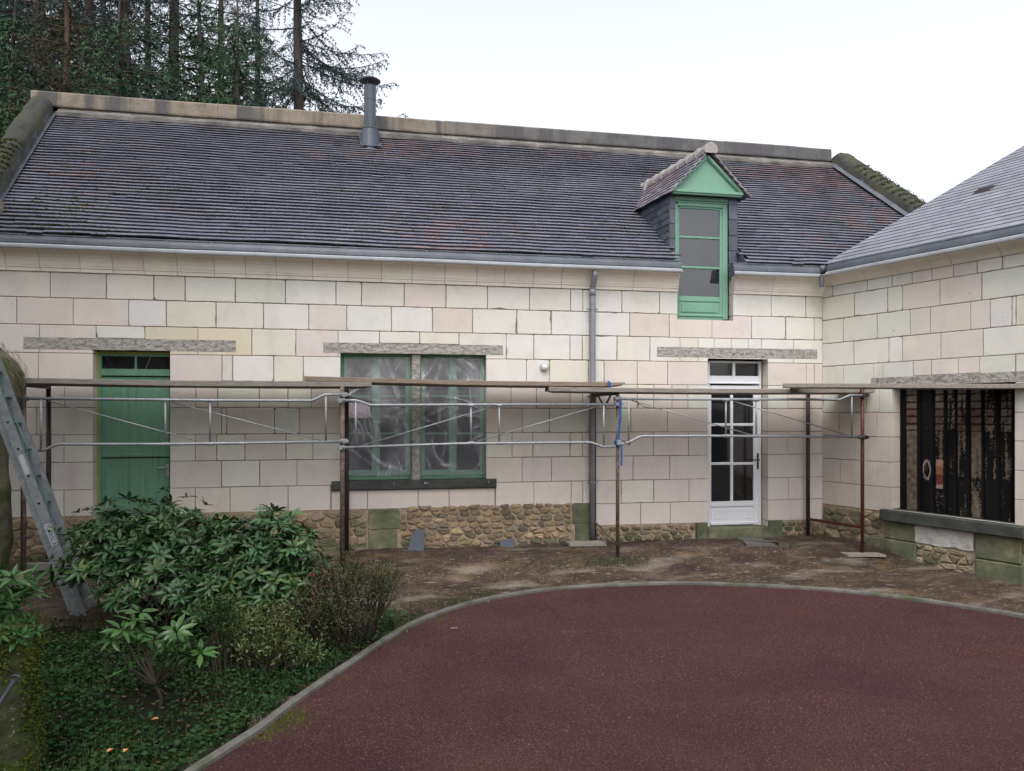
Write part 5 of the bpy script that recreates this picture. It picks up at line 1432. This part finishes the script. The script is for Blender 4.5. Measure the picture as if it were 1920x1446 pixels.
def rosette(mb, c, ax, n, L, W, rg, spread=1.25):
    ax = ax.normalized(); a = ax.cross(V((.3, .2, 1)));  a = a.normalized() if a.length > .05 else V((1, 0, 0)); b = ax.cross(a)
    o = rg.random() * 6
    for k in range(n):
        t = o + 2 * pi * k / n + rg.uniform(-.25, .25); s = spread + rg.uniform(-.35, .3)
        d = ax * cos(s) + (a * cos(t) + b * sin(t)) * sin(s)
        leaf(mb, c + d * .01, d, ax, L * rg.uniform(.7, 1.15), W * rg.uniform(.8, 1.15), .22, rg.uniform(.1, .45))
    for k in range(3):
        d = (ax + rvec(rg) * .35).normalized(); leaf(mb, c, d, a, L * .45, W * .55, .3, .05)

def rhodo(name, base, lobes, nros, L, W, mname, label, seed, stems=30, cat='shrub', low=.25):
    rg = random.Random(seed); base = V(base); rt = root(name, base, label, cat)
    mb = MB(); ms = MB(); tips = []
    tot = sum(l[3] * l[4] for l in lobes)
    for (cx, cy, cz, rx, rz) in lobes:
        for _ in range(int(nros * rx * rz / tot)):
            d = rvec(rg)
            if d.z < -.35: d.z = -d.z * rg.random()
            k = rg.uniform(.25, 1.04) ** .55
            k *= 1 + .34 * NZ.noise(d * 2.4 + V((cx, cy, seed)))
            sc = rg.uniform(.6, 1.15)
            if rg.random() < .04: k *= rg.uniform(1.05, 1.28)
            p = base + V((cx + d.x * rx * k, cy + d.y * rx * .85 * k, cz + d.z * rz * k))
            if p.z < base.z + low: continue
            ax = (V((d.x, d.y, d.z * .8)) * .7 + V((0, 0, .75))).normalized()
            rosette(mb, p, (ax + rvec(rg) * .35), rg.randint(5, 9), L * sc, W * sc, rg, rg.uniform(1.0, 1.45)); tips.append(p)
    for _ in range(stems):
        if not tips: break
        t = rg.choice(tips); b = base + V(((t.x - base.x) * .25 + rg.uniform(-.1, .1), (t.y - base.y) * .25 + rg.uniform(-.1, .1), -.03))
        m_ = b.lerp(t, .55) + V((rg.uniform(-.1, .1), rg.uniform(-.1, .1), -.08))
        ms.tube([b, b.lerp(m_, .5) + V((0, 0, .02)), m_, t], [.018, .014, .010, .004], 5, cap=False)
    for t in rg.sample(tips, 0):
        ms.tube([t, t - V((rg.uniform(-.06, .06), rg.uniform(-.06, .06), .14))], [.004, .006], 4, cap=False)
    for i in range(0, len(mb.f), 6):
        if rg.random() < .03: mb.m[i:i + 6] = [1] * 6
    obj('foliage', mb, [M[mname], M['leaf3']], rt); obj('stems', ms, M['stem'], rt); return rt
B0 = onZ(360, 1192, -.17); zb0 = groundz(B0.x, B0.y)
def rel(px, py, d): p = atD(px, py, d); return p - V((B0.x, B0.y, zb0))
def lobe(px, py, d, rx, rz): p = rel(px, py, d); return (p.x, p.y, p.z, rx, rz)
rh = rhodo('rhododendron_bush', (B0.x, B0.y, zb0), [lobe(225, 1030, 6.9, .48, .44), lobe(310, 1030, 6.9, .46, .48), lobe(440, 1050, 6.8, .40, .38), lobe(510, 1050, 6.6, .46, .44), lobe(560, 1090, 6.5, .26, .25), lobe(180, 1080, 6.7, .30, .26), lobe(300, 1110, 6.5, .45, .32), lobe(420, 1120, 6.5, .45, .30), lobe(520, 1125, 6.4, .32, .26)],
      1500, .108, .031, 'leaf', 'large dark green rhododendron bush with one pink bud before the green door', 3, low=.12)
mb = MB(); p = atD(586, 1082, 6.05)
for k in range(9): leaf(mb, p, (rvec(random.Random(k)) * .6 + V((0, -.2, 1))).normalized(), V((1, 0, 0)), .035, .016, .4, -.1)
obj('flower_bud', mb, M['flower'], rh)
B1 = onZ(300, 1330, -.19); z1b = groundz(B1.x, B1.y)
def lobe1(px, py, d, rx, rz): p = atD(px, py, d) - V((B1.x, B1.y, z1b)); return (p.x, p.y, p.z, rx, rz)
yr = root('young_rhododendron', (B1.x, B1.y, z1b), 'young rhododendron with few large light green leaves in front of the big bush', 'shrub')
mb = MB(); ms = MB(); rg = random.Random(5); b_ = V((B1.x, B1.y, z1b)); fk = atD(292, 1285, 4.95); ms.tube([b_, b_.lerp(fk, .5) + V((.02, 0, 0)), fk], [.014, .012, .010], 6)
for (px, py, d, n) in ((250, 1165, 5.1, 8), (228, 1182, 5.0, 7), (330, 1185, 5.0, 9), (352, 1205, 4.95, 8), (376, 1225, 4.9, 8), (312, 1212, 4.85, 8), (210, 1200, 5.0, 6), (264, 1148, 5.2, 7), (245, 1255, 4.8, 4), (290, 1200, 5.05, 7), (340, 1230, 4.8, 6), (268, 1185, 5.1, 7)):
    c = atD(px, py, d); rosette(mb, c, (rvec(rg) * .5 + V((0, -.15, .9))), n, .125, .036, rg, rg.uniform(1.25, 1.6))
    m_ = fk.lerp(c, .5) + V((rg.uniform(-.03, .03), 0, -.03)); ms.tube([fk, m_, c], [.009, .007, .004], 5)
obj('foliage', mb, M['leaf2'], yr); obj('stems', ms, M['stem'], yr)

def twiggy(name, label, base, lobes, n, L, W, mname, seed, cat='shrub', twigs=70, grp=None):
    rg = random.Random(seed); base = V(base); rt = root(name, base, label, cat, grp); mb = MB(); ms = MB()
    tot = sum(l[3] ** 2 for l in lobes)
    for (cx, cy, cz, rx, rz) in lobes:
        for _ in range(int(n * rx * rx / tot)):
            d = rvec(rg)
            if d.z < -.3: d.z *= -.6
            k = rg.random() ** .33 * (1 + .3 * NZ.noise(d * 2.5 + V((cx * 3, seed, 0))))
            c = V((cx + d.x * rx * k, cy + d.y * rx * k, cz + d.z * rz * k)) + base
            if c.z < base.z + .02: continue
            ax = (d * .6 + V((0, 0, .8)) + rvec(rg) * .4).normalized()
            for q in range(rg.randint(5, 8)):
                dd = (ax * rg.uniform(.2, .9) + rvec(rg) * .8).normalized(); pp = c + ax * (.016 * q)
                tri_leaf(mb, pp, dd, rvec(rg), L * rg.uniform(.6, 1.2), W * rg.uniform(.7, 1.2))
            if rg.random() < .25: ms.tube([c + ax * .08, c - ax * .10], [.0015, .003], 3, cap=False)
    for _ in range(twigs):
        l = rg.choice(lobes); d = rvec(rg); d.z = abs(d.z); t = base + V((l[0] + d.x * l[3], l[1] + d.y * l[3], l[2] + d.z * l[4] * 1.05)); b = base + V((l[0] * .6 + rg.uniform(-.08, .08), l[1] * .6 + rg.uniform(-.08, .08), -.02))
        ms.tube([b, b.lerp(t, .5) + V((0, 0, .05)), t], [.007, .004, .0018], 4, cap=False)
    obj('foliage', mb, M[mname], rt); obj('twigs', ms, M['stem'], rt); return rt
def tl(base, px, py, d, rx, rz): p = atD(px, py, d) - base; return (p.x, p.y, p.z, rx, rz)
b = onZ(640, 1200, -.17); b.z = groundz(b.x, b.y)
twiggy('reddish_shrub', 'twiggy shrub with small reddish brown leaves right of the rhododendron', b, [tl(b, 640, 1105, 6.3, .30, .26), tl(b, 600, 1150, 6.2, .30, .26), tl(b, 690, 1120, 6.4, .26, .22), tl(b, 560, 1170, 6.1, .24, .22), tl(b, 725, 1090, 6.6, .14, .12), tl(b, 655, 1180, 6.1, .22, .15)], 900, .026, .013, 'leaf4', 6, twigs=110)
b = onZ(480, 1275, -.17); b.z = groundz(b.x, b.y)
twiggy('yellow_green_shrub', 'small shrub with yellow green leaves below the rhododendron', b, [tl(b, 450, 1195, 5.75, .22, .18), tl(b, 520, 1185, 5.85, .20, .18), tl(b, 420, 1165, 5.8, .13, .16), tl(b, 500, 1225, 5.6, .20, .14), tl(b, 560, 1235, 5.7, .16, .12)], 520, .034, .014, 'leaf3', 7, twigs=60)
b = onZ(415, 1290, -.18); b.z = groundz(b.x, b.y)
twiggy('green_sapling', 'spindly dark green sapling at left edge of the yellow green shrub', b, [tl(b, 412, 1190, 5.6, .12, .20), tl(b, 400, 1160, 5.6, .08, .12)], 110, .034, .015, 'ivy', 9, twigs=12)

# ground cover and grass in the bed
rg = random.Random(77); mb = MB(); mg = MB()
for _ in range(130000):
    y = rg.uniform(3.1, 7.6); x = rg.uniform(-4.2, 1.2)
    ins, d = in_drive(x, y)
    if ins or d < .05: continue
    if y > 6.9 + .5 * NZ.noise(V((x * 1.5, y * 1.5, 3))) and rg.random() < .85: continue
    if x > .2 and d < .7 and y > 6.4 and rg.random() < .4: continue
    dens = NZ.noise(V((x * 1.4, y * 1.4, 0))) + .6 * NZ.noise(V((x * 4, y * 4, 8)))
    z = groundz(x, y)
    if dens > rg.uniform(-.6, .35):
        if rg.random() < .55:
            h = rg.uniform(.015, .075); p = V((x, y, z + h)); dd = V((rg.uniform(-1, 1), rg.uniform(-1, 1), rg.uniform(-.2, .5)))
            s = rg.uniform(.018, .042)
            tri_leaf(mb, p, dd, V((rg.uniform(-.4, .4), rg.uniform(-.4, .4), 1)), s, s * .9)
        else:
            h = rg.uniform(.03, .11); a = rg.random() * 6.28; dx, dy = cos(a), sin(a); wv = V((-dy, dx, 0)) * .0018; l = V((dx, dy, 0)) * h * rg.uniform(.2, .9)
            p = V((x, y, z)); m_ = p + l * .4 + V((0, 0, h * .75)); e = p + l + V((0, 0, h * rg.uniform(.5, 1)))
            mg.add([p - wv, p + wv, m_ + wv, m_ - wv, e], [(0, 1, 2, 3), (3, 2, 4)])
# grass tufts at the foot of a post and along the kerb
for (px, py, n, r) in ((1135, 1043, 220, .16), (1170, 1042, 160, .14), (700, 1150, 500, .2), (730, 1165, 300, .18), (860, 1130, 120, .12), (900, 1115, 90, .12), (160, 1120, 400, .3), (660, 1060, 200, .2)):
    c = onZ(px, py, -.1); c = onZ(px, py, gz(c.x, c.y))
    for _ in range(n):
        x, y = c.x + rg.gauss(0, r), c.y + rg.gauss(0, r * .6)
        ins, d = in_drive(x, y)
        if ins or d < .04: continue
        z = groundz(x, y); h = rg.uniform(.02, .075); a = rg.random() * 6.28; dx, dy = cos(a), sin(a); wv = V((-dy, dx, 0)) * .0018; l = V((dx, dy, 0)) * h * rg.uniform(.2, .9)
        p = V((x, y, z)); m_ = p + l * .4 + V((0, 0, h * .75)); e = p + l + V((0, 0, h * rg.uniform(.5, 1)))
        mg.add([p - wv, p + wv, m_ + wv, m_ - wv, e], [(0, 1, 2, 3), (3, 2, 4)])
tag(obj('ground_ivy', mb, M['ivy']), 'low dark green ivy covering the planted bed', 'ground cover', kind='stuff')
tag(obj('grass', mg, M['grass']), 'short rough grass in the bed and along the kerb', 'grass', kind='stuff')
# dark humus sheet of the bed
mb = MB(); vs = []; nx, ny = 46, 44
for j in range(ny + 1):
    for i in range(nx + 1):
        x = -4.6 + 5.6 * i / nx; y = 2.6 + 5.0 * j / ny; vs.append((x, y, 0))
keep = []
for j in range(ny):
    for i in range(nx):
        q = [j * (nx + 1) + i, j * (nx + 1) + i + 1, (j + 1) * (nx + 1) + i + 1, (j + 1) * (nx + 1) + i]
        ok = True
        for k in q:
            x, y, _ = vs[k]; ins, d = in_drive(x, y)
            if ins or d < .05 or y > 7.2 + .4 * NZ.noise(V((x, 1, 1))) or x > .5 + .3 * NZ.noise(V((1, y * 2, 1))): ok = False
        if ok: keep.append(tuple(q))
vs = [(x, y, groundz(x, y) + .006 + .02 * NZ.noise(V((x * 3, y * 3, 9))) ** 2) for x, y, _ in vs]
mb.add(vs, keep); tag(obj('flower_bed_soil', mb, M['turf'], smooth=True), kind='structure')
rg = random.Random(4)
for k, (px, py, lab) in enumerate(((212, 1404, 'orange fallen leaf in the ivy, nearest the camera'), (240, 1404, 'small orange fallen leaf right beside a larger orange one'), (298, 1347, 'orange fallen leaf in grass below the young rhododendron'))):
    c = onZ(px, py, -.12); mb = MB(); leaf(mb, c, V((rg.uniform(-1, 1), rg.uniform(-1, 1), .2)), V((0, 0, 1)), .04, .028, .3, .3)
    M['orange'] = M.get('orange') or mat('orange leaf', [(.45, .16, .04), (.55, .24, .08)], 9)
    o = obj('fallen_leaf', mb, M['orange'], None, c); tag(o, lab, 'leaf', 'fallen orange leaves')

M['litter'] = mat('dead leaf', [(.05, .03, .018), (.12, .07, .035), (.20, .13, .07)], 30, .85, .15, island=.5)
mb = MB(); rg = random.Random(90)
for _ in range(5200):
    x, y = rg.uniform(-3.6, 3.2), rg.uniform(3.2, 8.6); ins, d = in_drive(x, y)
    if ins and rg.random() > .35 * math.exp(-d / .12): continue
    if not ins and d > .5 and x > .3: continue
    z = (gz(x, y) + .006) if ins else groundz(x, y) + rg.uniform(.01, .05) * (d > .05)
    leaf(mb, V((x, y, z)), V((rg.uniform(-1, 1), rg.uniform(-1, 1), rg.uniform(-.1, .35))), V((rg.uniform(-.3, .3), rg.uniform(-.3, .3), 1)), rg.uniform(.014, .038), rg.uniform(.008, .02), .35, rg.uniform(-.2, .4))
tag(obj('leaf_litter', mb, M['litter']), 'small dead brown leaves lying in the bed and along the kerb', 'leaf litter', kind='stuff')
mb = MB()
for _ in range(2600):
    k = rg.randrange(4, 66); p = KC[k].lerp(KC[k + 1], rg.random()); dd = KC[k + 1] - KC[k]; nr = V((dd.y, -dd.x, 0)).normalized()
    o = abs(rg.gauss(0, .09)) + .035
    if NZ.noise(V((p.x * 1.7, p.y * 1.7, 8))) < rg.uniform(-.15, .5): continue
    q = p + nr * o; c = V((q.x, q.y, gz(q.x, q.y))); r = rg.uniform(.004, .013)
    mb.add([c + V((cos(t * 1.257) * r, sin(t * 1.257) * r, -.001)) for t in range(5)] + [c + V((0, 0, r * .5))], [(t, (t + 1) % 5, 5) for t in range(5)])
tag(obj('moss_fringe', mb, M['moss']), 'green moss creeping over the asphalt along the kerb', 'moss', kind='stuff')

# stone post, fern and iron hook at the left edge ; rock behind
def column(name, pts, mname, label, cat, seed, amp, base):
    mb = MB(); n = 18; vs = []
    for i, (c, rx, ry) in enumerate(pts):
        for q in range(n):
            a = 2 * pi * q / n; e = 1 + amp * NZ.noise(V((cos(a) * 1.5, sin(a) * 1.5, i * .35 + seed))) + amp * .5 * NZ.noise(V((cos(a) * 4, sin(a) * 4, i * .9 + seed)))
            vs.append((c[0] + cos(a) * rx * e, c[1] + sin(a) * ry * e, c[2]))
    k = len(pts)
    mb.add(vs, [(i * n + q, i * n + (q + 1) % n, (i + 1) * n + (q + 1) % n, (i + 1) * n + q) for i in range(k - 1) for q in range(n)] + [tuple((k - 1) * n + q for q in range(n))])
    o = obj(name, mb, M[mname], None, base, True); tag(o, label, cat); return o
pb = atD(15, 1420, 4.0); gx, gy_ = pb.x - .03, pb.y
ztop = CAMZ - (1165 - HY) / FPX * 4.0
zs = [-.3 + (ztop + .3) * i / 14 for i in range(15)]
sp_ = column('stone_post', [((gx, gy_, z), .17 * (1 - .35 * max(0, i - 12) / 3), .17) for i, z in enumerate(zs)], 'postrock', 'mossy old stone post at the left edge of the picture', 'post', 3, .14, (gx, gy_, -.2))
rg = random.Random(12); mp2 = [(gx + .17 * cos(a_) * (1 if z < ztop - .1 else .8), gy_ + .17 * sin(a_), z) for a_, z in [(rg.uniform(-2.2, .9), rg.uniform(zs[2], ztop)) for _ in range(900)] if NZ.noise(V((a_ * 1.6, z * 2.2, 5))) > -.02 or -.6 < a_ < -.1]
moss_on(sp_, mp2, 2600, 8, .014, 'moss', .004, .013)
fr_ = root('fern', (gx, gy_, ztop - .02), 'bright green leafy fern growing on top of the mossy post', 'plant')
mb = MB(); rg = random.Random(8)
for k in range(46):
    c = V((gx + rg.uniform(-.14, .12), gy_ + rg.uniform(-.14, .14), ztop + rg.uniform(0, .30))); rosette(mb, c, (rvec(rg) * .7 + V((.2, -.2, .8))), rg.randint(5, 7), .095, .020, rg, 1.2)
for k in range(16):
    c = V((gx + .10 + rg.uniform(-.06, .06), gy_ - .08 + rg.uniform(-.1, .1), ztop - rg.uniform(0, .12))); rosette(mb, c, (rvec(rg) * .5 + V((.5, -.4, .6))), 6, .055, .022, rg, 1.2)
obj('fronds', mb, M['fern'], fr_)
mb = MB(); h0 = atD(28, 1272, 3.78); h1 = atD(-18, 1345, 3.6)
ring = [h0 + V((.022 * cos(2 * pi * k / 14), 0, .014 * sin(2 * pi * k / 14))) for k in range(15)]
mb.tube(ring, .006, 6); mb.tube([h0 - V((.005, 0, .012)), h0.lerp(h1, .4), h1, h1 + V((-.25, -.1, -.3))], .011, 8)
o = obj('iron_hook', mb, M['iron'], None, h0); tag(o, 'wrought iron hooked bar fixed to the mossy stone post', 'hook')
# rock pillar behind the ladder
pts = []
for i in range(22):
    z = -.3 + 2.85 * i / 21; px = 12 if z < 1.2 else 12 + 26 * sst(1.2, 2.15, z); px = px if z < 2.15 else px - 60 * sst(2.15, 2.55, z)
    d = 8.0; xr_ = atD(px, 700, d); pts.append(((xr_.x - .55, xr_.y, z), .55, .5))
rkp = column('rock_pillar', pts, 'rock', 'tall mossy rock face at the far left behind the ladder', 'rock', 9, .07, (pts[0][0][0], pts[0][0][1], 0))
rg = random.Random(6); mb = MB()
for _ in range(900):
    z = rg.uniform(1.7, 2.5); c0 = pts[min(21, int((z + .3) / 2.85 * 21))][0]; a = rg.uniform(-1.6, .6)
    p = V((c0[0] + cos(a) * .56, c0[1] + sin(a) * .52, z)); tri_leaf(mb, p, V((cos(a) * .5 + rg.uniform(-.3, .3), sin(a) * .4, -.9)), V((cos(a), sin(a), .3)), rg.uniform(.05, .14), .008)
M['straw'] = mat('dry straw moss', [(.05, .05, .03), (.14, .12, .07), (.20, .17, .10)], 9, .9, island=.4)
obj('dry_moss', mb, M['straw'], rkp)
p = onZ(40, 1075, -.1); p = onZ(44, 1090, gz(p.x, p.y)); 
mb = MB(); mb.lathe((p.x, p.y, groundz(p.x, p.y)), [(.06, 0), (.085, .13), (.09, .14), (.08, .14), (.07, .11)], 16); o = obj('flower_pot', mb, M['pot'], None, p); tag(o, 'pale flower pot standing behind the fern on the post', 'pot')

# ------------------------------------------------------------------ conifers
def conifer(seed, H, z0, Lmax, per, dens, mneedle, mbark, bare=.0, droop=.35, trunk=.22, wh=.5, nl=5, fat=1.0):
    """returns (trunk MB, crown MB) built around the origin"""
    rg = random.Random(seed); T_ = MB(); C_ = MB(); Wd = MB()
    tp = []; rr = []
    for i in range(13):
        t = i / 12; tp.append((.25 * NZ.noise(V((t * 2, seed, 0))) * t, .25 * NZ.noise(V((seed, t * 2, 0))) * t, H * t)); rr.append(trunk * (1 - t) ** .8 + .015)
    T_.tube(tp, rr, 9)
    def trunkp(z):
        t = min(.999, z / H) * 12; i = int(t); return V(tp[i]).lerp(V(tp[i + 1]), t - i)
    z = z0
    while z < H - .3:
        f = (z - z0) / (H - z0); L0 = Lmax * (1 - f) ** .75 * (1 if f > .12 else .6 + f * 3.3) + .25
        for q in range(per):
            a = rg.random() * 6.28; L = L0 * rg.uniform(.55, 1.15); b0 = trunkp(z + rg.uniform(-.2, .2)); dead = rg.random() < bare
            el = rg.uniform(-.15, .15) - .25 * (1 - f); pts = []; dr = droop * rg.uniform(.6, 1.3); n = 7
            ca, sa = cos(a), sin(a); wob = rg.uniform(-.2, .2)
            for i in range(n + 1):
                t = i / n; x = L * t; zz = L * (sin(el) * t - dr * .55 * t + dr * .75 * t ** 2.6)
                aa = a + wob * t; pts.append(b0 + V((cos(aa) * x, sin(aa) * x, zz)))
            T_.tube(pts, [.03 * (1 - i / (n + 1)) * (L / Lmax) + .007 for i in range(n + 1)], 4, cap=False)
            m = max(3, int(L / .13)); side = 1
            for k in range(int(m * .12), m + 1):
                t = k / m; i = min(n - 1, int(t * n)); p = pts[i].lerp(pts[i + 1], t * n - i); dirb = (pts[i + 1] - pts[i]).normalized()
                lat = dirb.cross(V((0, 0, 1))).normalized(); side = -side
                bl = (.18 + .30 * L * (1 - t) * min(1, t * 3.0)) * rg.uniform(.6, 1.2); bl = min(bl, .95)
                dv = (lat * side * rg.uniform(.5, 1) + dirb * rg.uniform(.4, .9) + V((0, 0, rg.uniform(-.75, -.1)))).normalized()
                if dead and rg.random() < .9:
                    T_.tube([p, p + dv * bl * .6 + V((0, 0, -.05)), p + dv * bl], [.006, .004, .002], 3, cap=False); continue
                if rg.random() > dens: continue
                kk = max(2, int(bl / .085))
                for e in range(kk + 1):
                    s = e / kk; c = p + dv * (bl * s) + V((0, 0, -.22 * bl * s * s))
                    for _ in range(nl):
                        d = (dv * .8 + rvec(rg) * .75 + V((0, 0, -.35))).normalized()
                        tri_leaf(C_, c, d, rvec(rg), rg.uniform(.07, .16), rg.uniform(.014, .030) * fat)
        z += wh * rg.uniform(.7, 1.3)
    me = []
    for nm, b_, mt in (('trunk', T_, mbark), ('crown', C_, mneedle)):
        m_ = bpy.data.meshes.new(nm); m_.from_pydata(b_.v, [], b_.f); m_.materials.append(M[mt]); m_.update(); me.append(m_)
    return me
KIND = {
    'spruce': conifer(1, 27, 6, 5.0, 5, .92, 'needle', 'bark', .10, .55, .30, .58, 6, 1.25),
    'fir': conifer(2, 26, 3, 4.0, 6, .95, 'needle', 'barkred', .12, .38, .30, .55, 5, 1.15),
    'bare': conifer(3, 25, 5, 4.2, 6, .75, 'needle', 'bark', .42, .4, .30, .55),
    'young': conifer(4, 9.5, 1.0, 2.2, 7, 1.0, 'needle2', 'bark', 0, .2, .12, .32),
    'rusty': conifer(5, 15, 2, 2.6, 7, .95, 'needle3', 'barkred', .1, .3, .2, .4),
}
def tree(kind, px, d, rz, label, sc=1.0, zoff=0.0, grp='conifers behind the house'):
    p = atD(px, 776, d); o = root('conifer', (p.x, p.y, zoff), label, 'tree', grp)
    o.rotation_euler = (0, 0, rz); o.scale = (sc, sc, sc)
    for nm, me in zip(('trunk', 'crown'), KIND[kind]):
        c = bpy.data.objects.new(nm, me); COL.objects.link(c); c.parent = o
    return o
tree('spruce', 560, 29, .4, 'tall open spruce with drooping boughs just left of the chimney flue')
tree('bare', 415, 33, 1.2, 'thin grey conifer with many dead boughs left of the open spruce')
tree('bare', 325, 26, 2.7, 'half bare conifer behind the middle of the left roof ridge')
tree('fir', 232, 24, 3.9, 'straight grey trunked conifer behind the left roof ridge')
tree('fir', 165, 30, .9, 'reddish trunked conifer right of the roof corner')
tree('fir', 72, 22, 5.0, 'dense dark conifer behind the left roof corner')
tree('fir', 0, 27, 2.2, 'dense dark conifer at the left edge of the picture')
tree('spruce', -90, 24, 1.1, 'big spruce whose boughs enter at the left picture edge')
tree('spruce', 480, 42, 3.3, 'farther spruce seen between the nearer trunks', 1.1)
tree('fir', 40, 34, 3.1, 'dark conifer far back between the two at the left edge', 1.05)
tree('spruce', 190, 36, 2.1, 'dark spruce far back between the grey and the reddish trunk', 1.05)
tree('young', 30, 20, 1.0, 'dense green young conifer over the left roof corner', 1.35)
tree('young', 310, 30, 1.7, 'dark young conifer behind the half bare conifer', 1.6)
tree('fir', 280, 40, 4.4, 'farther dark conifer filling the gap between trunks', 1.15)
tree('fir', 120, 38, 1.9, 'farther dark conifer behind the reddish trunk', 1.15)
tree('rusty', 120, 19.5, 1.3, 'brownish tinted conifer low behind the roof corner', .92)
tree('young', 225, 18.5, .3, 'bright green young conifer just over the ridge near the left', 1.25)
tree('young', 445, 21, 2.0, 'bright green young conifer just over the ridge near the spruce', 1.4)
tree('young', 370, 24, 4.0, 'small green conifer half hidden by the ridge between the two bright ones', 1.62)
# trees on the camera's side of the courtyard (mirrored in the panes)
for k, (x, y, kd, lb, sc) in enumerate(((-6, -26, 'fir', 'dense conifer across the courtyard behind the viewer, left one', 1), (32, -32, 'spruce', 'open spruce across the courtyard behind the viewer, right one', .7),
                                     (-10, -4, 'fir', 'dense conifer left of the viewer beside the courtyard', .9), (-8.5, 3, 'rusty', 'brownish conifer over the rock left of the courtyard', .9))):
    o = root('conifer', (x, y, 0), lb, 'tree', 'conifers around the courtyard'); o.rotation_euler = (0, 0, k * 1.3); o.scale = (sc,) * 3
    for nm, me in zip(('trunk', 'crown'), KIND[kd]):
        c = bpy.data.objects.new(nm, me); COL.objects.link(c); c.parent = o
for k, (x, y, kd, lb, sc) in enumerate((  # the two near left firs are unseen, added to darken the bed
                                     (50, -26, 'fir', 'dark conifer far right across the courtyard behind the viewer', 1.0), (-5.0, 1.6, 'fir', 'unseen conifer added close left of the viewer to shade the bed', .75), (-5.9, 5.4, 'fir', 'unseen conifer added left of the flower bed to shade it', .8), (-12, -20, 'spruce', 'spruce at the left corner of the courtyard behind the viewer', .9), (21.5, -34, 'young', 'young conifer across the courtyard behind the viewer', 1.5))):
    o = root('conifer', (x, y, 0), lb, 'tree', 'conifers around the courtyard'); o.rotation_euler = (0, 0, k * 2.1 + 1); o.scale = (sc,) * 3
    for nm, me in zip(('trunk', 'crown'), KIND[kd]):
        c = bpy.data.objects.new(nm, me); COL.objects.link(c); c.parent = o
mb = MB(); n, m = 90, 24; vs = []
for i in range(n + 1):
    x = -14 + 32 * i / n
    for j in range(m + 1):
        t = pi * j / m; y = -9.5 - 1.1 * cos(t); z = -.4 + 2.2 * sin(t) ** .45
        e = .35 * NZ.noise(V((x * .8, j * .35, 1))) + .18 * NZ.noise(V((x * 3, j * 1.2, 4)))
        vs.append((x, y - e * cos(t), z + e * sin(t)))
mb.add(vs, [(i * (m + 1) + j, i * (m + 1) + j + 1, (i + 1) * (m + 1) + j + 1, (i + 1) * (m + 1) + j) for i in range(n) for j in range(m)])
rg = random.Random(3)
for q in range(16000):
    c = V(rg.choice(vs)) + rvec(rg) * .22; tri_leaf(mb, c, rvec(rg), rvec(rg), rg.uniform(.06, .14), rg.uniform(.03, .06))
o = obj('shade_hedge', mb, M['ivy'], None, (0, -9.5, 0)); tag(o, 'unseen leafy screen added behind the viewer to cut low front light', 'shade_hedge')  # out of view, added to block low light from behind the camera
mb = MB(); n, m = 46, 14; vs = []
for i in range(n + 1):
    y = -5 + 13.2 * i / n; xf = -3.05 - .135 * y
    for j in range(m + 1):
        z = -.4 + 4.0 * j / m; e = .3 * NZ.noise(V((y * .6, z * .6, 2))) + .12 * NZ.noise(V((y * 2.2, z * 2.2, 5)))
        vs.append((xf - .5 * (j / m) ** 2 - .15 + e * .6 - (2.5 if j == m else 0), y, z))
mb.add(vs, [(i * (m + 1) + j, (i + 1) * (m + 1) + j, (i + 1) * (m + 1) + j + 1, i * (m + 1) + j + 1) for i in range(n) for j in range(m)])
o = obj('shade_rock_bank', mb, M['rock'], None, (-3.3, 2, 0), True); tag(o, 'long mossy rock bank, unseen, added on the left to shade the flower bed', 'rock')  # out of view, added to block sky light over the left garden
print('faces', sum(len(o.data.polygons) for o in bpy.data.objects if o.type == 'MESH'))
